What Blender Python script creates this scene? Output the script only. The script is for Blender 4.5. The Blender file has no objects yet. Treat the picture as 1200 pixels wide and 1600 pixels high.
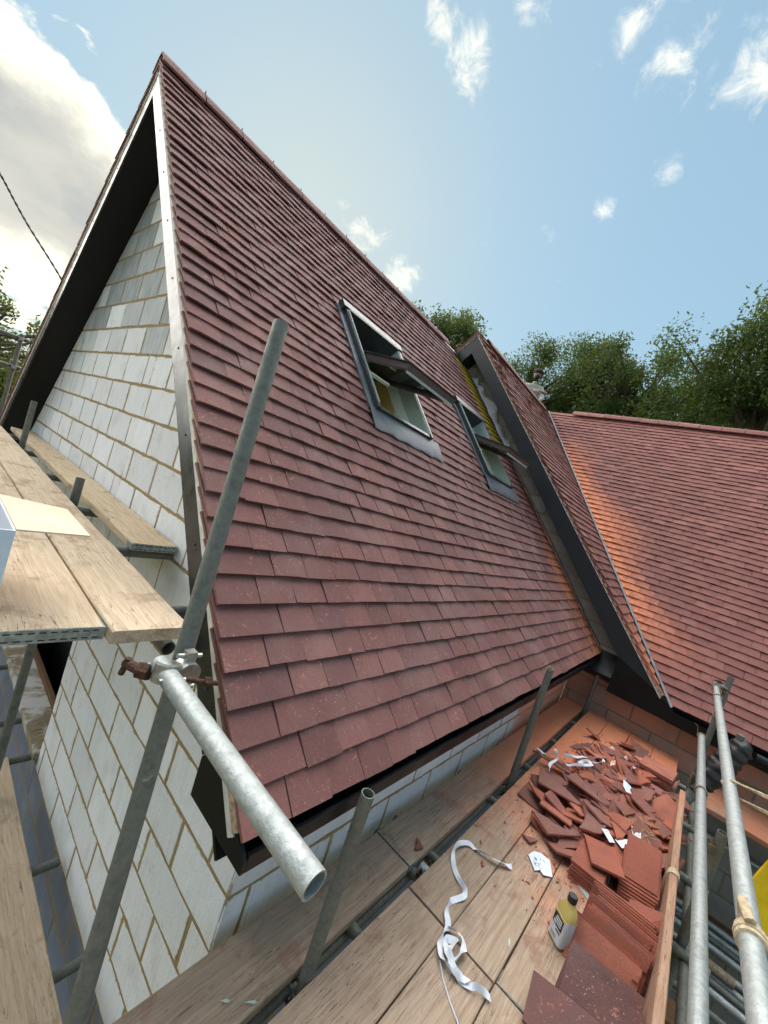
import bpy, bmesh, math, random
import numpy as np
from mathutils import Vector, Matrix

random.seed(7); rng = np.random.default_rng(7)
scene = bpy.context.scene
C = scene.collection

# ------------------------------------------------------------------ camera
# World axes: X runs along the main ridge away from the gable, Y across it, Z up; metres.
cam_d = bpy.data.cameras.new('camera'); cam = bpy.data.objects.new('camera', cam_d); C.objects.link(cam)
RIGHT = Vector((0.61312206, -0.72609326, 0.31123934)); DOWN = Vector((0.164646, -0.26787907, -0.94927999)); FWD = Vector((0.7726403, 0.63326881, -0.04469421))
cam.matrix_world = Matrix(((RIGHT.x, -DOWN.x, -FWD.x, 0), (RIGHT.y, -DOWN.y, -FWD.y, 0), (RIGHT.z, -DOWN.z, -FWD.z, 0), (0, 0, 0, 1)))
cam_d.sensor_fit = 'HORIZONTAL'; cam_d.sensor_width = 36; cam_d.lens = 36 * 628.83 / 1200
cam_d.clip_start = 0.02; cam_d.clip_end = 3000
scene.camera = cam
scene.view_settings.view_transform = 'Standard'; scene.view_settings.look = 'None'
scene.view_settings.gamma = 1.0; scene.view_settings.use_curve_mapping = False
scene.view_settings.exposure = 1.95
scene.cycles.max_bounces = 6; scene.cycles.diffuse_bounces = 3; scene.cycles.glossy_bounces = 3; scene.cycles.transmission_bounces = 4
scene.cycles.use_adaptive_sampling = True; scene.cycles.adaptive_threshold = 0.02

# ------------------------------------------------------------------ sky and sun
SUN = Vector((0.427, 0.772, 0.471)).normalized()
world = bpy.data.worlds.new('World'); scene.world = world; world.use_nodes = True
def V3(t): return (t[0], t[1], t[2])
class NT:
    """small helper that builds node trees"""
    def __init__(s, tree): s.t = tree; s.n = tree.nodes; s.l = tree.links
    def node(s, typ, **kw):
        n = s.n.new(typ)
        for k, v in kw.items():
            if k.startswith('i_'):
                key = k[2:]; key = int(key) if key.isdigit() else key.replace('_', ' ')
                s.inp(n, key, v)
            else: setattr(n, k, v)
        return n
    def inp(s, n, key, v):
        if hasattr(v, 'is_linked') or hasattr(v, 'links'): s.l.new(v, n.inputs[key])
        else: n.inputs[key].default_value = v
    def math(s, op, a, b=None, c=None, clamp=False):
        n = s.n.new('ShaderNodeMath'); n.operation = op; n.use_clamp = clamp
        for i, v in enumerate((a, b, c)):
            if v is not None: s.inp(n, i, v)
        return n.outputs[0]
    def vmath(s, op, a, b=None):
        n = s.n.new('ShaderNodeVectorMath'); n.operation = op
        s.inp(n, 0, a)
        if b is not None: s.inp(n, 1, b)
        return n.outputs['Value'] if op in ('DOT_PRODUCT', 'LENGTH', 'DISTANCE') else n.outputs[0]
    def mix(s, f, a, b, mode='MIX'):
        n = s.n.new('ShaderNodeMix'); n.data_type = 'RGBA'; n.blend_type = mode; n.clamp_factor = True
        s.inp(n, 0, f)
        for k, v in ((6, a), (7, b)):
            if isinstance(v, (tuple, list)) and len(v) == 3: v = (*v, 1)
            s.inp(n, k, v)
        return n.outputs[2]
    def noise(s, vec, scale=5, detail=4, rough=0.55, dist=0.0, out=0):
        n = s.n.new('ShaderNodeTexNoise'); n.inputs['Scale'].default_value = scale; n.inputs['Detail'].default_value = detail
        n.inputs['Roughness'].default_value = rough; n.inputs['Distortion'].default_value = dist
        if vec is not None: s.l.new(vec, n.inputs['Vector'])
        return n.outputs[out]
    def ramp(s, v, lo, hi, a=0.0, b=1.0, smooth=True):
        n = s.n.new('ShaderNodeMapRange'); n.interpolation_type = 'SMOOTHSTEP' if smooth else 'LINEAR'
        s.inp(n, 0, v); n.inputs[1].default_value = lo; n.inputs[2].default_value = hi
        n.inputs[3].default_value = a; n.inputs[4].default_value = b
        return n.outputs[0]
    def scale(s, vec, sc, loc=(0, 0, 0)):
        n = s.n.new('ShaderNodeMapping'); n.inputs['Scale'].default_value = sc; n.inputs['Location'].default_value = loc
        s.l.new(vec, n.inputs['Vector']); return n.outputs[0]

w = NT(world.node_tree); w.n.clear()
sky = w.node('ShaderNodeTexSky', sky_type='NISHITA', sun_disc=False)
sky.sun_elevation = math.asin(SUN.z); sky.sun_rotation = math.atan2(SUN.x, SUN.y)
sky.air_density = 1.0; sky.dust_density = 0.6; sky.ozone_density = 1.6; sky.altitude = 50
D = w.node('ShaderNodeTexCoord').outputs['Generated']
D = w.vmath('NORMALIZE', D)
SKY_K = 0.50
CL_FAR, CL_SUN = (2.6, 2.62, 2.6), (3.3, 3.1, 2.5)
def halfspace(n, off): return w.math('SUBTRACT', w.vmath('DOT_PRODUCT', D, n), off)
def blob(c, r):   # 1 at a direction, 0 at distance r from it
    return w.ramp(w.vmath('DISTANCE', D, V3(c)), r, 0.0)
elev = w.vmath('DOT_PRODUCT', D, (0, 0, 1))
sunward = w.ramp(w.vmath('DOT_PRODUCT', D, V3(SUN)), 0.25, 1.0)
# the long cloud bank on the gable side, thick and grey with a bright rim
big = w.noise(w.scale(D, (1, 1, 1.5), (3.1, 0.2, 0.7)), 3.4, 7, 0.60, 0.3)
bank = w.math('MINIMUM', halfspace((-0.28569, 0.42653, -0.85817), -0.035), w.math('SUBTRACT', elev, 0.16))
rag = w.noise(w.scale(D, (1, 1, 1.3), (0.3, 4.2, 1.7)), 17, 6, 0.66, 0.4)
bank = w.math('ADD', bank, w.math('ADD', w.math('MULTIPLY', w.math('SUBTRACT', big, 0.5), 0.26), w.math('MULTIPLY', w.math('SUBTRACT', rag, 0.5), 0.07)))
bank_a = w.ramp(bank, -0.010, 0.018)
bank_core = w.ramp(bank, 0.012, 0.105)
# scattered cumulus over the horizon all round, small ragged scraps higher up
puff = w.noise(w.scale(D, (1, 1, 1.7), (5.3, 1.2, 0.4)), 5.2, 7, 0.62, 0.5)
lowc = w.ramp(w.math('SUBTRACT', puff, w.math('MULTIPLY', w.ramp(elev, 0.10, 0.60), 0.17)), 0.51, 0.575)
lowc = w.math('MULTIPLY', lowc, w.ramp(elev, 0.0, 0.10))
scrap = None
for c_, r_ in (((.410, .539, .736), .060), ((.474, .508, .719), .075), ((.480, .428, .766), .055), ((.612, .242, .753), .085), ((.652, .150, .743), .095), ((.565, .300, .768), .06), ((.714, .237, .659), .050), ((.720, .320, .616), .042), ((.512, .711, .482), .10), ((.605, .662, .441), .085)):
    k_ = blob(c_, r_); scrap = k_ if scrap is None else w.math('MAXIMUM', scrap, k_)
scrap = w.ramp(w.math('ADD', w.math('MULTIPLY', scrap, 0.50), w.math('MULTIPLY', w.math('SUBTRACT', rag, 0.5), 1.5)), 0.22, 0.80)
scrap = w.math('MULTIPLY', scrap, 0.88)
cl = w.math('MAXIMUM', w.math('MAXIMUM', bank_a, lowc), scrap)
cloud_lit = w.mix(sunward, CL_FAR, CL_SUN)
cloud_core = w.mix(w.ramp(w.math('ADD', w.math('MULTIPLY', big, 0.6), w.math('MULTIPLY', puff, 0.4)), 0.38, 0.60), (0.95, 1.0, 1.0), (1.5, 1.46, 1.30))
cloud_col = w.mix(w.math('MULTIPLY', bank_core, 0.92), cloud_lit, cloud_core)
lum = w.vmath('DOT_PRODUCT', sky.outputs[0], (0.25, 0.5, 0.25))
gain = w.math('DIVIDE', 1.0, w.math('MULTIPLY_ADD', lum, SKY_K, 1.0))     # thin haze levels the glare round the sun
sv = w.n.new('ShaderNodeVectorMath'); sv.operation = 'SCALE'; w.l.new(sky.outputs[0], sv.inputs[0]); w.l.new(gain, sv.inputs['Scale'])
soft = w.vmath('MULTIPLY', sv.outputs[0], (1.00, 1.07, 0.97))
soft = w.mix(0.45, soft, (1.00, 1.48, 1.66))      # milky summer haze
skycol = w.mix(w.math('MULTIPLY', cl, 0.93), soft, cloud_col)
bg = w.node('ShaderNodeBackground', i_Color=skycol, i_Strength=0.12)
wo = w.node('ShaderNodeOutputWorld'); w.l.new(bg.outputs[0], wo.inputs[0])

sd = bpy.data.lights.new('sun', 'SUN'); sd.energy = 3.0; sd.angle = math.radians(130); sd.color = (1.0, 0.945, 0.87)   # sun behind the ridge cloud, spread very wide as unseen fill for shaded faces
so = bpy.data.objects.new('sun', sd); C.objects.link(so)
so.rotation_euler = (-SUN).to_track_quat('-Z', 'Y').to_euler()

# ------------------------------------------------------------------ materials
def mat(name):
    m = bpy.data.materials.new(name); m.use_nodes = True
    t = NT(m.node_tree); t.n.clear()
    b = t.node('ShaderNodeBsdfPrincipled'); o = t.node('ShaderNodeOutputMaterial'); t.l.new(b.outputs[0], o.inputs[0])
    return m, t, b
def setb(t, b, color=None, rough=None, metal=None, bump=None, bstr=0.3, bdist=0.01, spec=None):
    if color is not None: t.inp(b, 'Base Color', (*color, 1) if isinstance(color, (tuple, list)) and len(color) == 3 else color)
    if rough is not None: t.inp(b, 'Roughness', rough)
    if metal is not None: t.inp(b, 'Metallic', metal)
    if spec is not None: t.inp(b, 'Specular IOR Level', spec)
    if bump is not None:
        n = t.node('ShaderNodeBump', i_Strength=bstr, i_Distance=bdist, i_Height=bump); t.l.new(n.outputs[0], b.inputs['Normal'])
def pos(t): return t.node('ShaderNodeNewGeometry').outputs['Position']
def objco(t): return t.node('ShaderNodeTexCoord').outputs['Object']
def orand(t): return t.node('ShaderNodeObjectInfo').outputs['Random']
def attr(t, name): return t.node('ShaderNodeAttribute', attribute_name=name)
M = {}
DUST = (0.74, 0.245, 0.120)

def clay(name, dark, mid, light, specks=True):
    m, t, b = mat(name); P = pos(t)
    a = attr(t, 'tint'); sep = t.node('ShaderNodeSeparateColor', i_Color=a.outputs['Color'])
    r = t.math('FRACT', t.math('ADD', sep.outputs[0], t.math('MULTIPLY', orand(t), 7.31)))
    c = t.mix(t.ramp(r, 0.0, 0.55), dark, mid); c = t.mix(t.ramp(r, 0.6, 1.0), c, light)
    n1 = t.noise(P, 9, 5, 0.6); c = t.mix(t.ramp(n1, 0.35, 0.75, 0, 0.55), c, (0.205, 0.090, 0.080))
    n3 = t.noise(P, 260, 3, 0.7); c = t.mix(t.ramp(n3, 0.42, 0.66, 0, 0.35), c, (0.055, 0.028, 0.028))
    if specks:
        sc = t.noise(P, 27, 6, 0.72, 1.2); c = t.mix(t.math('MULTIPLY', t.ramp(sc, 0.595, 0.68), 0.75), c, (0.50, 0.21, 0.15))
        fm = t.noise(P, 2.4, 5, 0.6); c = t.mix(t.ramp(fm, 0.40, 0.75, 0.0, 0.28), c, (0.30, 0.20, 0.185))
        st = t.noise(t.scale(P, (7, .55, .55)), 26, 3, 0.6, 0.2); c = t.mix(t.math('MULTIPLY', t.ramp(st, 0.67, 0.72), t.ramp(t.noise(P, 3.1, 3), 0.48, 0.62, 0, 0.6)), c, (0.52, 0.36, 0.31))
        v = t.node('ShaderNodeTexVoronoi', i_Scale=120); t.l.new(P, v.inputs['Vector'])
        gate = t.ramp(t.noise(P, 4.2, 4), 0.44, 0.60)
        vr = t.node('ShaderNodeSeparateColor', i_Color=v.outputs['Color']).outputs[0]
        sp = t.math('MULTIPLY', t.math('LESS_THAN', v.outputs['Distance'], t.math('MULTIPLY', t.math('POWER', vr, 3.0), 0.24)), gate)
        c = t.mix(t.math('MULTIPLY', sp, 0.7), c, (0.55, 0.45, 0.42))
    du = t.math('MULTIPLY', sep.outputs[1], t.ramp(t.noise(P, 14, 5, 0.65), 0.22, 0.62, 0.25, 1.1))
    c = t.mix(du, c, DUST)
    setb(t, b, c, t.ramp(n1, 0.2, 0.8, 0.66, 0.85), 0, t.math('ADD', t.math('MULTIPLY', n3, 0.5), t.noise(P, 60, 4)), 0.45, 0.005, 0.22)
    M[name] = m
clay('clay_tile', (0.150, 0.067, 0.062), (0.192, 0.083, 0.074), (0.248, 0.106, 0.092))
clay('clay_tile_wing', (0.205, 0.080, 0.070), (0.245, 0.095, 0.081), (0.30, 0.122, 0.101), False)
clay('clay_dark', (0.105, 0.055, 0.052), (0.145, 0.072, 0.066), (0.19, 0.088, 0.078))
clay('clay_red', (0.29, 0.082, 0.050), (0.37, 0.112, 0.068), (0.47, 0.165, 0.108), False)

def dusty(t, col, P, x0, x1, amt=0.85, zoff=0):
    sx = t.node('ShaderNodeSeparateXYZ'); t.l.new(P, sx.inputs[0])
    f = t.math('ADD', sx.outputs[0], t.math('MULTIPLY', t.math('SUBTRACT', t.noise(P, 2.6, 5, 0.65), 0.5), 2.6))
    f = t.ramp(f, x0, x1, 0, amt)
    return t.mix(f, col, DUST)

def block_mat(name, c0, c1, dust=None):
    m, t, b = mat(name); P = pos(t)
    a = attr(t, 'tint'); sep = t.node('ShaderNodeSeparateColor', i_Color=a.outputs['Color'])
    comb = t.noise(t.scale(P, (1, 1, 0.035)), 150, 3, 0.6)
    comb2 = t.noise(t.scale(P, (1, 1, 0.10)), 40, 4, 0.6)
    blot = t.noise(P, 6, 5, 0.6)
    c = t.mix(sep.outputs[0], c0, c1)
    c = t.mix(t.ramp(comb, 0.35, 0.7, 0, 0.20), c, (0.33, 0.34, 0.35))
    c = t.mix(t.ramp(blot, 0.48, 0.78, 0, 0.34), c, (0.42, 0.39, 0.35))
    old = t.math('MULTIPLY', sep.outputs[2], t.ramp(comb2, 0.2, 0.7, 0.5, 1.0)); c = t.mix(old, c, (0.16, 0.185, 0.185))
    pit = t.noise(t.scale(P, (1, 1, 0.7)), 85, 4, 0.72); c = t.mix(t.ramp(pit, 0.64, 0.71, 0, 0.6), c, (0.12, 0.115, 0.11))
    spot = t.math('MULTIPLY', t.ramp(t.noise(t.scale(P, (1, 1, .8)), 26, 4, 0.7), 0.66, 0.70), t.ramp(sep.outputs[1], 0.55, 0.9))
    c = t.mix(t.math('MULTIPLY', spot, 0.8), c, (0.10, 0.09, 0.08))
    ed = t.math('ADD', attr(t, 'edge').outputs['Fac'], t.math('MULTIPLY', t.math('SUBTRACT', t.noise(P, 16, 5, 0.7), 0.5), 1.7)); c = t.mix(t.ramp(ed, 0.98, 1.22, 0, 0.8), c, (0.36, 0.27, 0.15))
    if dust: c = dusty(t, c, P, *dust)
    setb(t, b, c, 0.9, 0, t.math('SUBTRACT', t.math('MULTIPLY', comb, 0.8), t.math('MULTIPLY', pit, 1.2)), 0.6, 0.005, 0.15); M[name] = m
block_mat('white_block', (0.71, 0.715, 0.72), (0.83, 0.835, 0.845), (3.5, 4.3, 0.8))
block_mat('grey_block', (0.20, 0.185, 0.165), (0.33, 0.31, 0.29))
block_mat('grey_block_dusty', (0.17, 0.16, 0.15), (0.30, 0.28, 0.26), (4.6, 6.3, 0.55))
block_mat('shaded_block', (0.16, 0.18, 0.25), (0.22, 0.25, 0.34))  # wall block darkened to blue: shade below the decks put into the colour
def mortar_mat(name, col, dust=None):
    m, t, b = mat(name); P = pos(t)
    n = t.noise(P, 35, 5, 0.65); c = t.mix(n, tuple(k * 0.62 for k in col), tuple(min(1, k * 1.35) for k in col))
    if dust: c = dusty(t, c, P, *dust)
    setb(t, b, c, 0.95, 0, t.noise(P, 90, 4, 0.7), 0.8, 0.008, 0.1); M[name] = m
mortar_mat('mortar', (0.34, 0.25, 0.125), (3.5, 4.3, 0.7))
mortar_mat('mortar_grey', (0.22, 0.19, 0.14))

def wood(name, c0, c1, dust=None, stain=None, grainx=0.05, dk=1.0):
    m, t, b = mat(name); O = objco(t); P = pos(t)
    off = t.math('MULTIPLY', orand(t), 37.0); co = t.node('ShaderNodeCombineXYZ', i_X=off, i_Y=off)
    v = t.vmath('ADD', O, co.outputs[0])
    g = t.noise(t.scale(v, (grainx * 36, 30, 30)), 2.2, 8, 0.70, 0.6)
    g2 = t.noise(t.scale(v, (2.2, 90, 90)), 2.0, 4, 0.6)
    c = t.mix(t.ramp(g, 0.30, 0.72), c0, c1)
    c = t.mix(t.ramp(g2, 0.58, 0.75, 0, 0.55 * dk), c, tuple(k * 0.42 for k in c0))
    crack = t.noise(t.scale(v, (1.1, 26, 26)), 3.1, 2, 0.5, 0.1); ck = t.ramp(t.math('ABSOLUTE', t.math('SUBTRACT', crack, 0.5)), 0.009, 0.0)
    ck = t.math('MULTIPLY', ck, t.ramp(t.noise(v, 1.9, 2), 0.44, 0.54)); c = t.mix(t.math('MULTIPLY', ck, 0.85), c, (0.03, 0.022, 0.017))
    kv = t.node('ShaderNodeTexVoronoi', i_Scale=1.0); t.l.new(t.scale(v, (2.6, 9.0, 9.0)), kv.inputs['Vector'])
    kr = t.node('ShaderNodeSeparateColor', i_Color=kv.outputs['Color']).outputs[0]; kn = t.math('MULTIPLY', t.ramp(kv.outputs['Distance'], 0.13, 0.05), t.ramp(kr, 0.66, 0.70)); c = t.mix(t.math('MULTIPLY', kn, 0.7), c, tuple(k * 0.35 for k in c0))
    bl = t.noise(v, 4.5, 6, 0.62, 0.5); c = t.mix(t.ramp(bl, 0.50, 0.80, 0, 0.55 * dk), c, tuple(k * 0.55 for k in c0))
    c = t.mix(t.ramp(orand(t), 0, 1, 0, 0.28 * dk), c, tuple(k * 0.72 for k in c0))
    sc = t.noise(t.scale(P, (1.0, 1.3, 1)), 19, 5, 0.72, 1.5); c = t.mix(t.ramp(sc, 0.64, 0.72, 0, 0.5), c, tuple(min(1, k * 1.35) for k in c1))
    if stain:
        st = t.ramp(t.noise(P, stain[1], 6, 0.68, 0.4), stain[2], stain[2] + 0.10); c = t.mix(t.math('MULTIPLY', st, stain[3]), c, stain[0])
    if dust: c = dusty(t, c, P, *dust)
    setb(t, b, c, 0.86, 0, t.math('SUBTRACT', t.math('ADD', g, g2), t.math('MULTIPLY', ck, 3.0)), 0.5, 0.004, 0.2); M[name] = m
wood('deck_board', (0.32, 0.228, 0.162), (0.51, 0.385, 0.285), (2.1, 4.1, 0.88), ((0.25, 0.125, 0.095), 5.5, 0.54, 0.5), dk=.95)
wood('wing_board', (0.30, 0.16, 0.10), (0.42, 0.24, 0.155), None, ((0.45, 0.15, 0.08), 4.0, 0.42, 0.6))
wood('pale_board', (0.50, 0.375, 0.255), (0.70, 0.555, 0.40), None, ((0.30, 0.205, 0.13), 4.5, 0.53, 0.55), dk=.8)
wood('muddy_board', (0.50, 0.375, 0.24), (0.70, 0.55, 0.37), None, ((0.14, 0.10, 0.06), 7.0, 0.57, 0.8), dk=.5)
wood('cement_board', (0.24, 0.19, 0.12), (0.36, 0.29, 0.19), None, ((0.62, 0.60, 0.58), 2.2, 0.47, 0.9))
wood('toe_timber', (0.33, 0.19, 0.125), (0.50, 0.32, 0.22), (2.8, 5.2, 0.45))
wood('batten_yellow', (0.42, 0.30, 0.035), (0.62, 0.46, 0.06))
wood('rafter_wood', (0.55, 0.36, 0.10), (0.75, 0.53, 0.20), dk=.4)
wood('brown_wood', (0.14, 0.075, 0.04), (0.24, 0.13, 0.07))

def simple(name, col, rough=0.6, metal=0.0, nscale=30, var=0.25, bstr=0.15, spec=0.5, dust=None):
    m, t, b = mat(name); P = pos(t)
    n = t.noise(P, nscale, 5, 0.6)
    c = t.mix(t.ramp(n, 0.3, 0.7), tuple(k * (1 - var) for k in col), tuple(min(1, k * (1 + var)) for k in col))
    if dust: c = dusty(t, c, P, *dust)
    setb(t, b, c, t.ramp(n, 0.2, 0.8, max(0.02, rough - 0.08), min(1, rough + 0.08)), metal, n, bstr, 0.003, spec); M[name] = m
    return m, t, b
def galv(name, col, rough, metal):
    m, t, b = mat(name); P = pos(t)
    v = t.node('ShaderNodeTexVoronoi', i_Scale=95); t.l.new(P, v.inputs['Vector'])
    sp = t.node('ShaderNodeSeparateColor', i_Color=v.outputs['Color']).outputs[0]
    n = t.noise(P, 22, 6, 0.68); n2 = t.noise(P, 120, 4, 0.7)
    c = t.mix(sp, tuple(k * 0.88 for k in col), tuple(min(1, k * 1.12) for k in col))
    c = t.mix(t.ramp(n, 0.46, 0.72, 0, 0.55), c, tuple(k * 0.55 for k in col))
    c = t.mix(t.ramp(n2, 0.66, 0.72, 0, 0.7), c, (0.10, 0.09, 0.08))
    c = t.mix(t.ramp(t.noise(P, 13, 6, 0.74, 0.8), 0.64, 0.72, 0, 0.5), c, (0.50, 0.49, 0.45))
    setb(t, b, c, t.ramp(n, 0.2, 0.8, rough - 0.1, rough + 0.12), metal, t.math('ADD', n2, n), 0.45, 0.003); M[name] = m
galv('galvanised', (0.37, 0.395, 0.385), 0.50, 0.5)
galv('galvanised_dull', (0.155, 0.160, 0.138), 0.60, 0.3)
simple('rusty_steel', (0.085, 0.038, 0.024), 0.8, 0.3, 90, 0.6, 0.6)
simple('bright_steel', (0.36, 0.36, 0.34), 0.38, 0.8, 60, 0.2)
simple('band_steel', (0.32, 0.36, 0.35), 0.5, 0.6, 50, 0.3)
simple('tie_wire', (0.26, 0.20, 0.13), 0.7, 0.3, 60, 0.4)
simple('rope_tan', (0.45, 0.36, 0.24), 0.9, 0, 90, 0.3, 0.5)
simple('black_plastic', (0.0065, 0.0065, 0.007), 0.42, 0.0, 8, 0.2, 0.03, 0.22)
simple('anthracite', (0.012, 0.016, 0.021), 0.48, 0.0, 8, 0.12, 0.03, 0.4)
simple('barge_metal', (0.040, 0.044, 0.047), 0.30, 0.7, 12, 0.25, 0.04, 0.6)
simple('black_film', (0.018, 0.018, 0.019), 0.45, 0.0, 40, 0.4, 0.4)
simple('undercloak', (0.56, 0.54, 0.50), 0.9, 0, 20, 0.15)
simple('verge_mortar', (0.42, 0.30, 0.20), 0.95, 0, 60, 0.35, 0.6)
simple('lead', (0.12, 0.13, 0.145), 0.5, 0.3, 14, 0.25, 0.2, dust=(4.9, 6.4, 0.5))
simple('lead_valley', (0.20, 0.20, 0.21), 0.5, 0.3, 14, 0.35, 0.2)
simple('window_grey', (0.045, 0.049, 0.050), 0.36, 0.3, 30, 0.2, 0.03)
simple('window_light', (0.40, 0.47, 0.45), 0.45, 0.0, 30, 0.1, 0.03)
simple('lining_mint', (0.74, 0.83, 0.77), 0.6, 0.0, 30, 0.05, 0.03)
simple('window_brown', (0.085, 0.070, 0.066), 0.42, 0.2, 40, 0.2, 0.03)
simple('membrane_blue', (0.018, 0.022, 0.055), 0.6, 0, 20, 0.3)
simple('membrane_white', (0.58, 0.58, 0.62), 0.75, 0, 25, 0.12, 0.2)
simple('film_pink', (0.66, 0.42, 0.36), 0.6, 0, 25, 0.2, 0.2)
simple('paper_white', (0.70, 0.76, 0.82), 0.8, 0, 25, 0.06, 0.05)
simple('tape_white', (0.74, 0.76, 0.82), 0.6, 0, 25, 0.06, 0.05)
simple('cardboard_pale', (0.62, 0.50, 0.36), 0.85, 0, 12, 0.08, 0.1)
simple('cardboard_inside', (0.42, 0.30, 0.22), 0.85, 0, 12, 0.1, 0.1)
simple('box_white', (0.62, 0.70, 0.80), 0.7, 0, 12, 0.04, 0.03)
simple('straw', (0.45, 0.34, 0.16), 0.9, 0, 60, 0.4)
simple('yellow_plastic', (0.72, 0.50, 0.008), 0.4, 0, 14, 0.12, 0.35)
simple('dark_earth', (0.07, 0.05, 0.035), 0.95, 0, 6, 0.5, 0.6)
simple('cable_black', (0.02, 0.02, 0.02), 0.6, 0, 60, 0.2)
simple('skin', (0.23, 0.115, 0.075), 0.55, 0, 60, 0.12)
simple('beard_black', (0.012, 0.010, 0.009), 0.8, 0, 120, 0.4, 0.5)
simple('turban_black', (0.012, 0.013, 0.015), 0.85, 0, 60, 0.4, 0.4)
simple('shirt_grey', (0.40, 0.40, 0.37), 0.85, 0, 20, 0.15, 0.2)
simple('bark', (0.085, 0.068, 0.05), 0.95, 0, 9, 0.4, 0.9)
simple('bottle_cap', (0.010, 0.010, 0.011), 0.45, 0, 60, 0.2)
simple('label_black', (0.012, 0.012, 0.013), 0.5, 0, 60, 0.2)
simple('label_yellow', (0.72, 0.47, 0.05), 0.5, 0, 60, 0.05)
simple('label_white', (0.60, 0.63, 0.68), 0.5, 0, 60, 0.05)
simple('label_grey', (0.30, 0.33, 0.40), 0.5, 0, 60, 0.1)
simple('shim_green', (0.46, 0.52, 0.47), 0.6, 0, 40, 0.1)
m, t, b = mat('bottle_amber'); setb(t, b, (0.80, 0.62, 0.20), 0.18, 0); b.inputs['Transmission Weight'].default_value = 0.55; b.inputs['IOR'].default_value = 1.4; M['bottle_amber'] = m
m, t, b = mat('window_glass'); setb(t, b, (0.02, 0.025, 0.025), 0.02, 0, spec=0.8)
tr = t.node('ShaderNodeBsdfTransparent'); tr.inputs[0].default_value = (0.86, 0.92, 0.90, 1); fz = t.node('ShaderNodeFresnel', i_IOR=1.5); mx = t.node('ShaderNodeMixShader'); t.inp(mx, 0, t.math('ADD', fz.outputs[0], 0.06, clamp=True))
t.l.new(tr.outputs[0], mx.inputs[1]); t.l.new(b.outputs[0], mx.inputs[2]); t.l.new(mx.outputs[0], [k for k in t.n if k.type == 'OUTPUT_MATERIAL'][0].inputs[0]); M['window_glass'] = m
m, t, b = mat('ground_soil'); P = pos(t); n = t.noise(P, 0.6, 6, 0.65); n2 = t.noise(P, 14, 5, 0.7)
c = t.mix(t.ramp(n, 0.4, 0.6), (0.22, 0.17, 0.11), (0.09, 0.12, 0.045)); c = t.mix(t.ramp(n2, 0.4, 0.7, 0, 0.5), c, (0.05, 0.04, 0.028))
setb(t, b, c, 0.95, 0, n2, 0.8, 0.05, 0.1); M['ground_soil'] = m
def leaf_mat(name, c0, c1, c2):
    m, t, b = mat(name)
    a = attr(t, 'tint'); r = t.node('ShaderNodeSeparateColor', i_Color=a.outputs['Color']).outputs[0]
    c = t.mix(t.ramp(r, 0.0, 0.6), c0, c1); c = t.mix(t.ramp(r, 0.7, 1.0), c, c2)
    setb(t, b, c, 0.55, 0, None, spec=0.3)
    tr = t.node('ShaderNodeBsdfTranslucent'); t.inp(tr, 'Color', t.mix(0.5, c, (0.16, 0.22, 0.02)))
    mx = t.node('ShaderNodeMixShader', i_0=0.35); t.l.new(b.outputs[0], mx.inputs[1]); t.l.new(tr.outputs[0], mx.inputs[2])
    o = [k for k in t.n if k.type == 'OUTPUT_MATERIAL'][0]; t.l.new(mx.outputs[0], o.inputs[0]); M[name] = m
leaf_mat('oak_leaf', (0.021, 0.040, 0.013), (0.044, 0.078, 0.021), (0.098, 0.138, 0.034))
leaf_mat('bush_leaf', (0.050, 0.065, 0.018), (0.085, 0.105, 0.030), (0.15, 0.155, 0.05))

# ------------------------------------------------------------------ mesh helpers
def tag(o, label=None, cat=None, group=None, kind=None):
    if label: o['label'] = label
    if cat: o['category'] = cat
    if group: o['group'] = group
    if kind: o['kind'] = kind
    return o
def link(o, parent=None):
    C.objects.link(o)
    if parent is not None: o.parent = parent
    return o
def empty(name, loc=(0, 0, 0), parent=None):
    o = bpy.data.objects.new(name, None); o.location = loc; o.empty_display_size = 0.1
    return link(o, parent)
def mesh(name, vs, fs, material=None, tint=None, smooth=None):
    me = bpy.data.meshes.new(name); me.from_pydata([tuple(map(float, v)) for v in vs], [], fs); me.update()
    if material: me.materials.append(M[material])
    if tint is not None:
        a = me.color_attributes.new('tint', 'FLOAT_COLOR', 'POINT')
        arr = np.ones((len(vs), 4), np.float32)
        tn = np.asarray(tint, np.float32)
        arr[:, :3] = tn
        a.data.foreach_set('color', arr.ravel())
    if smooth is not None:
        me.polygons.foreach_set('use_smooth', [True] * len(me.polygons)); me.set_sharp_from_angle(angle=math.radians(smooth))
    return me
def obj(name, vs, fs, material, parent=None, tint=None, smooth=None):
    return link(bpy.data.objects.new(name, mesh(name, vs, fs, material, tint, smooth)), parent)
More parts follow.
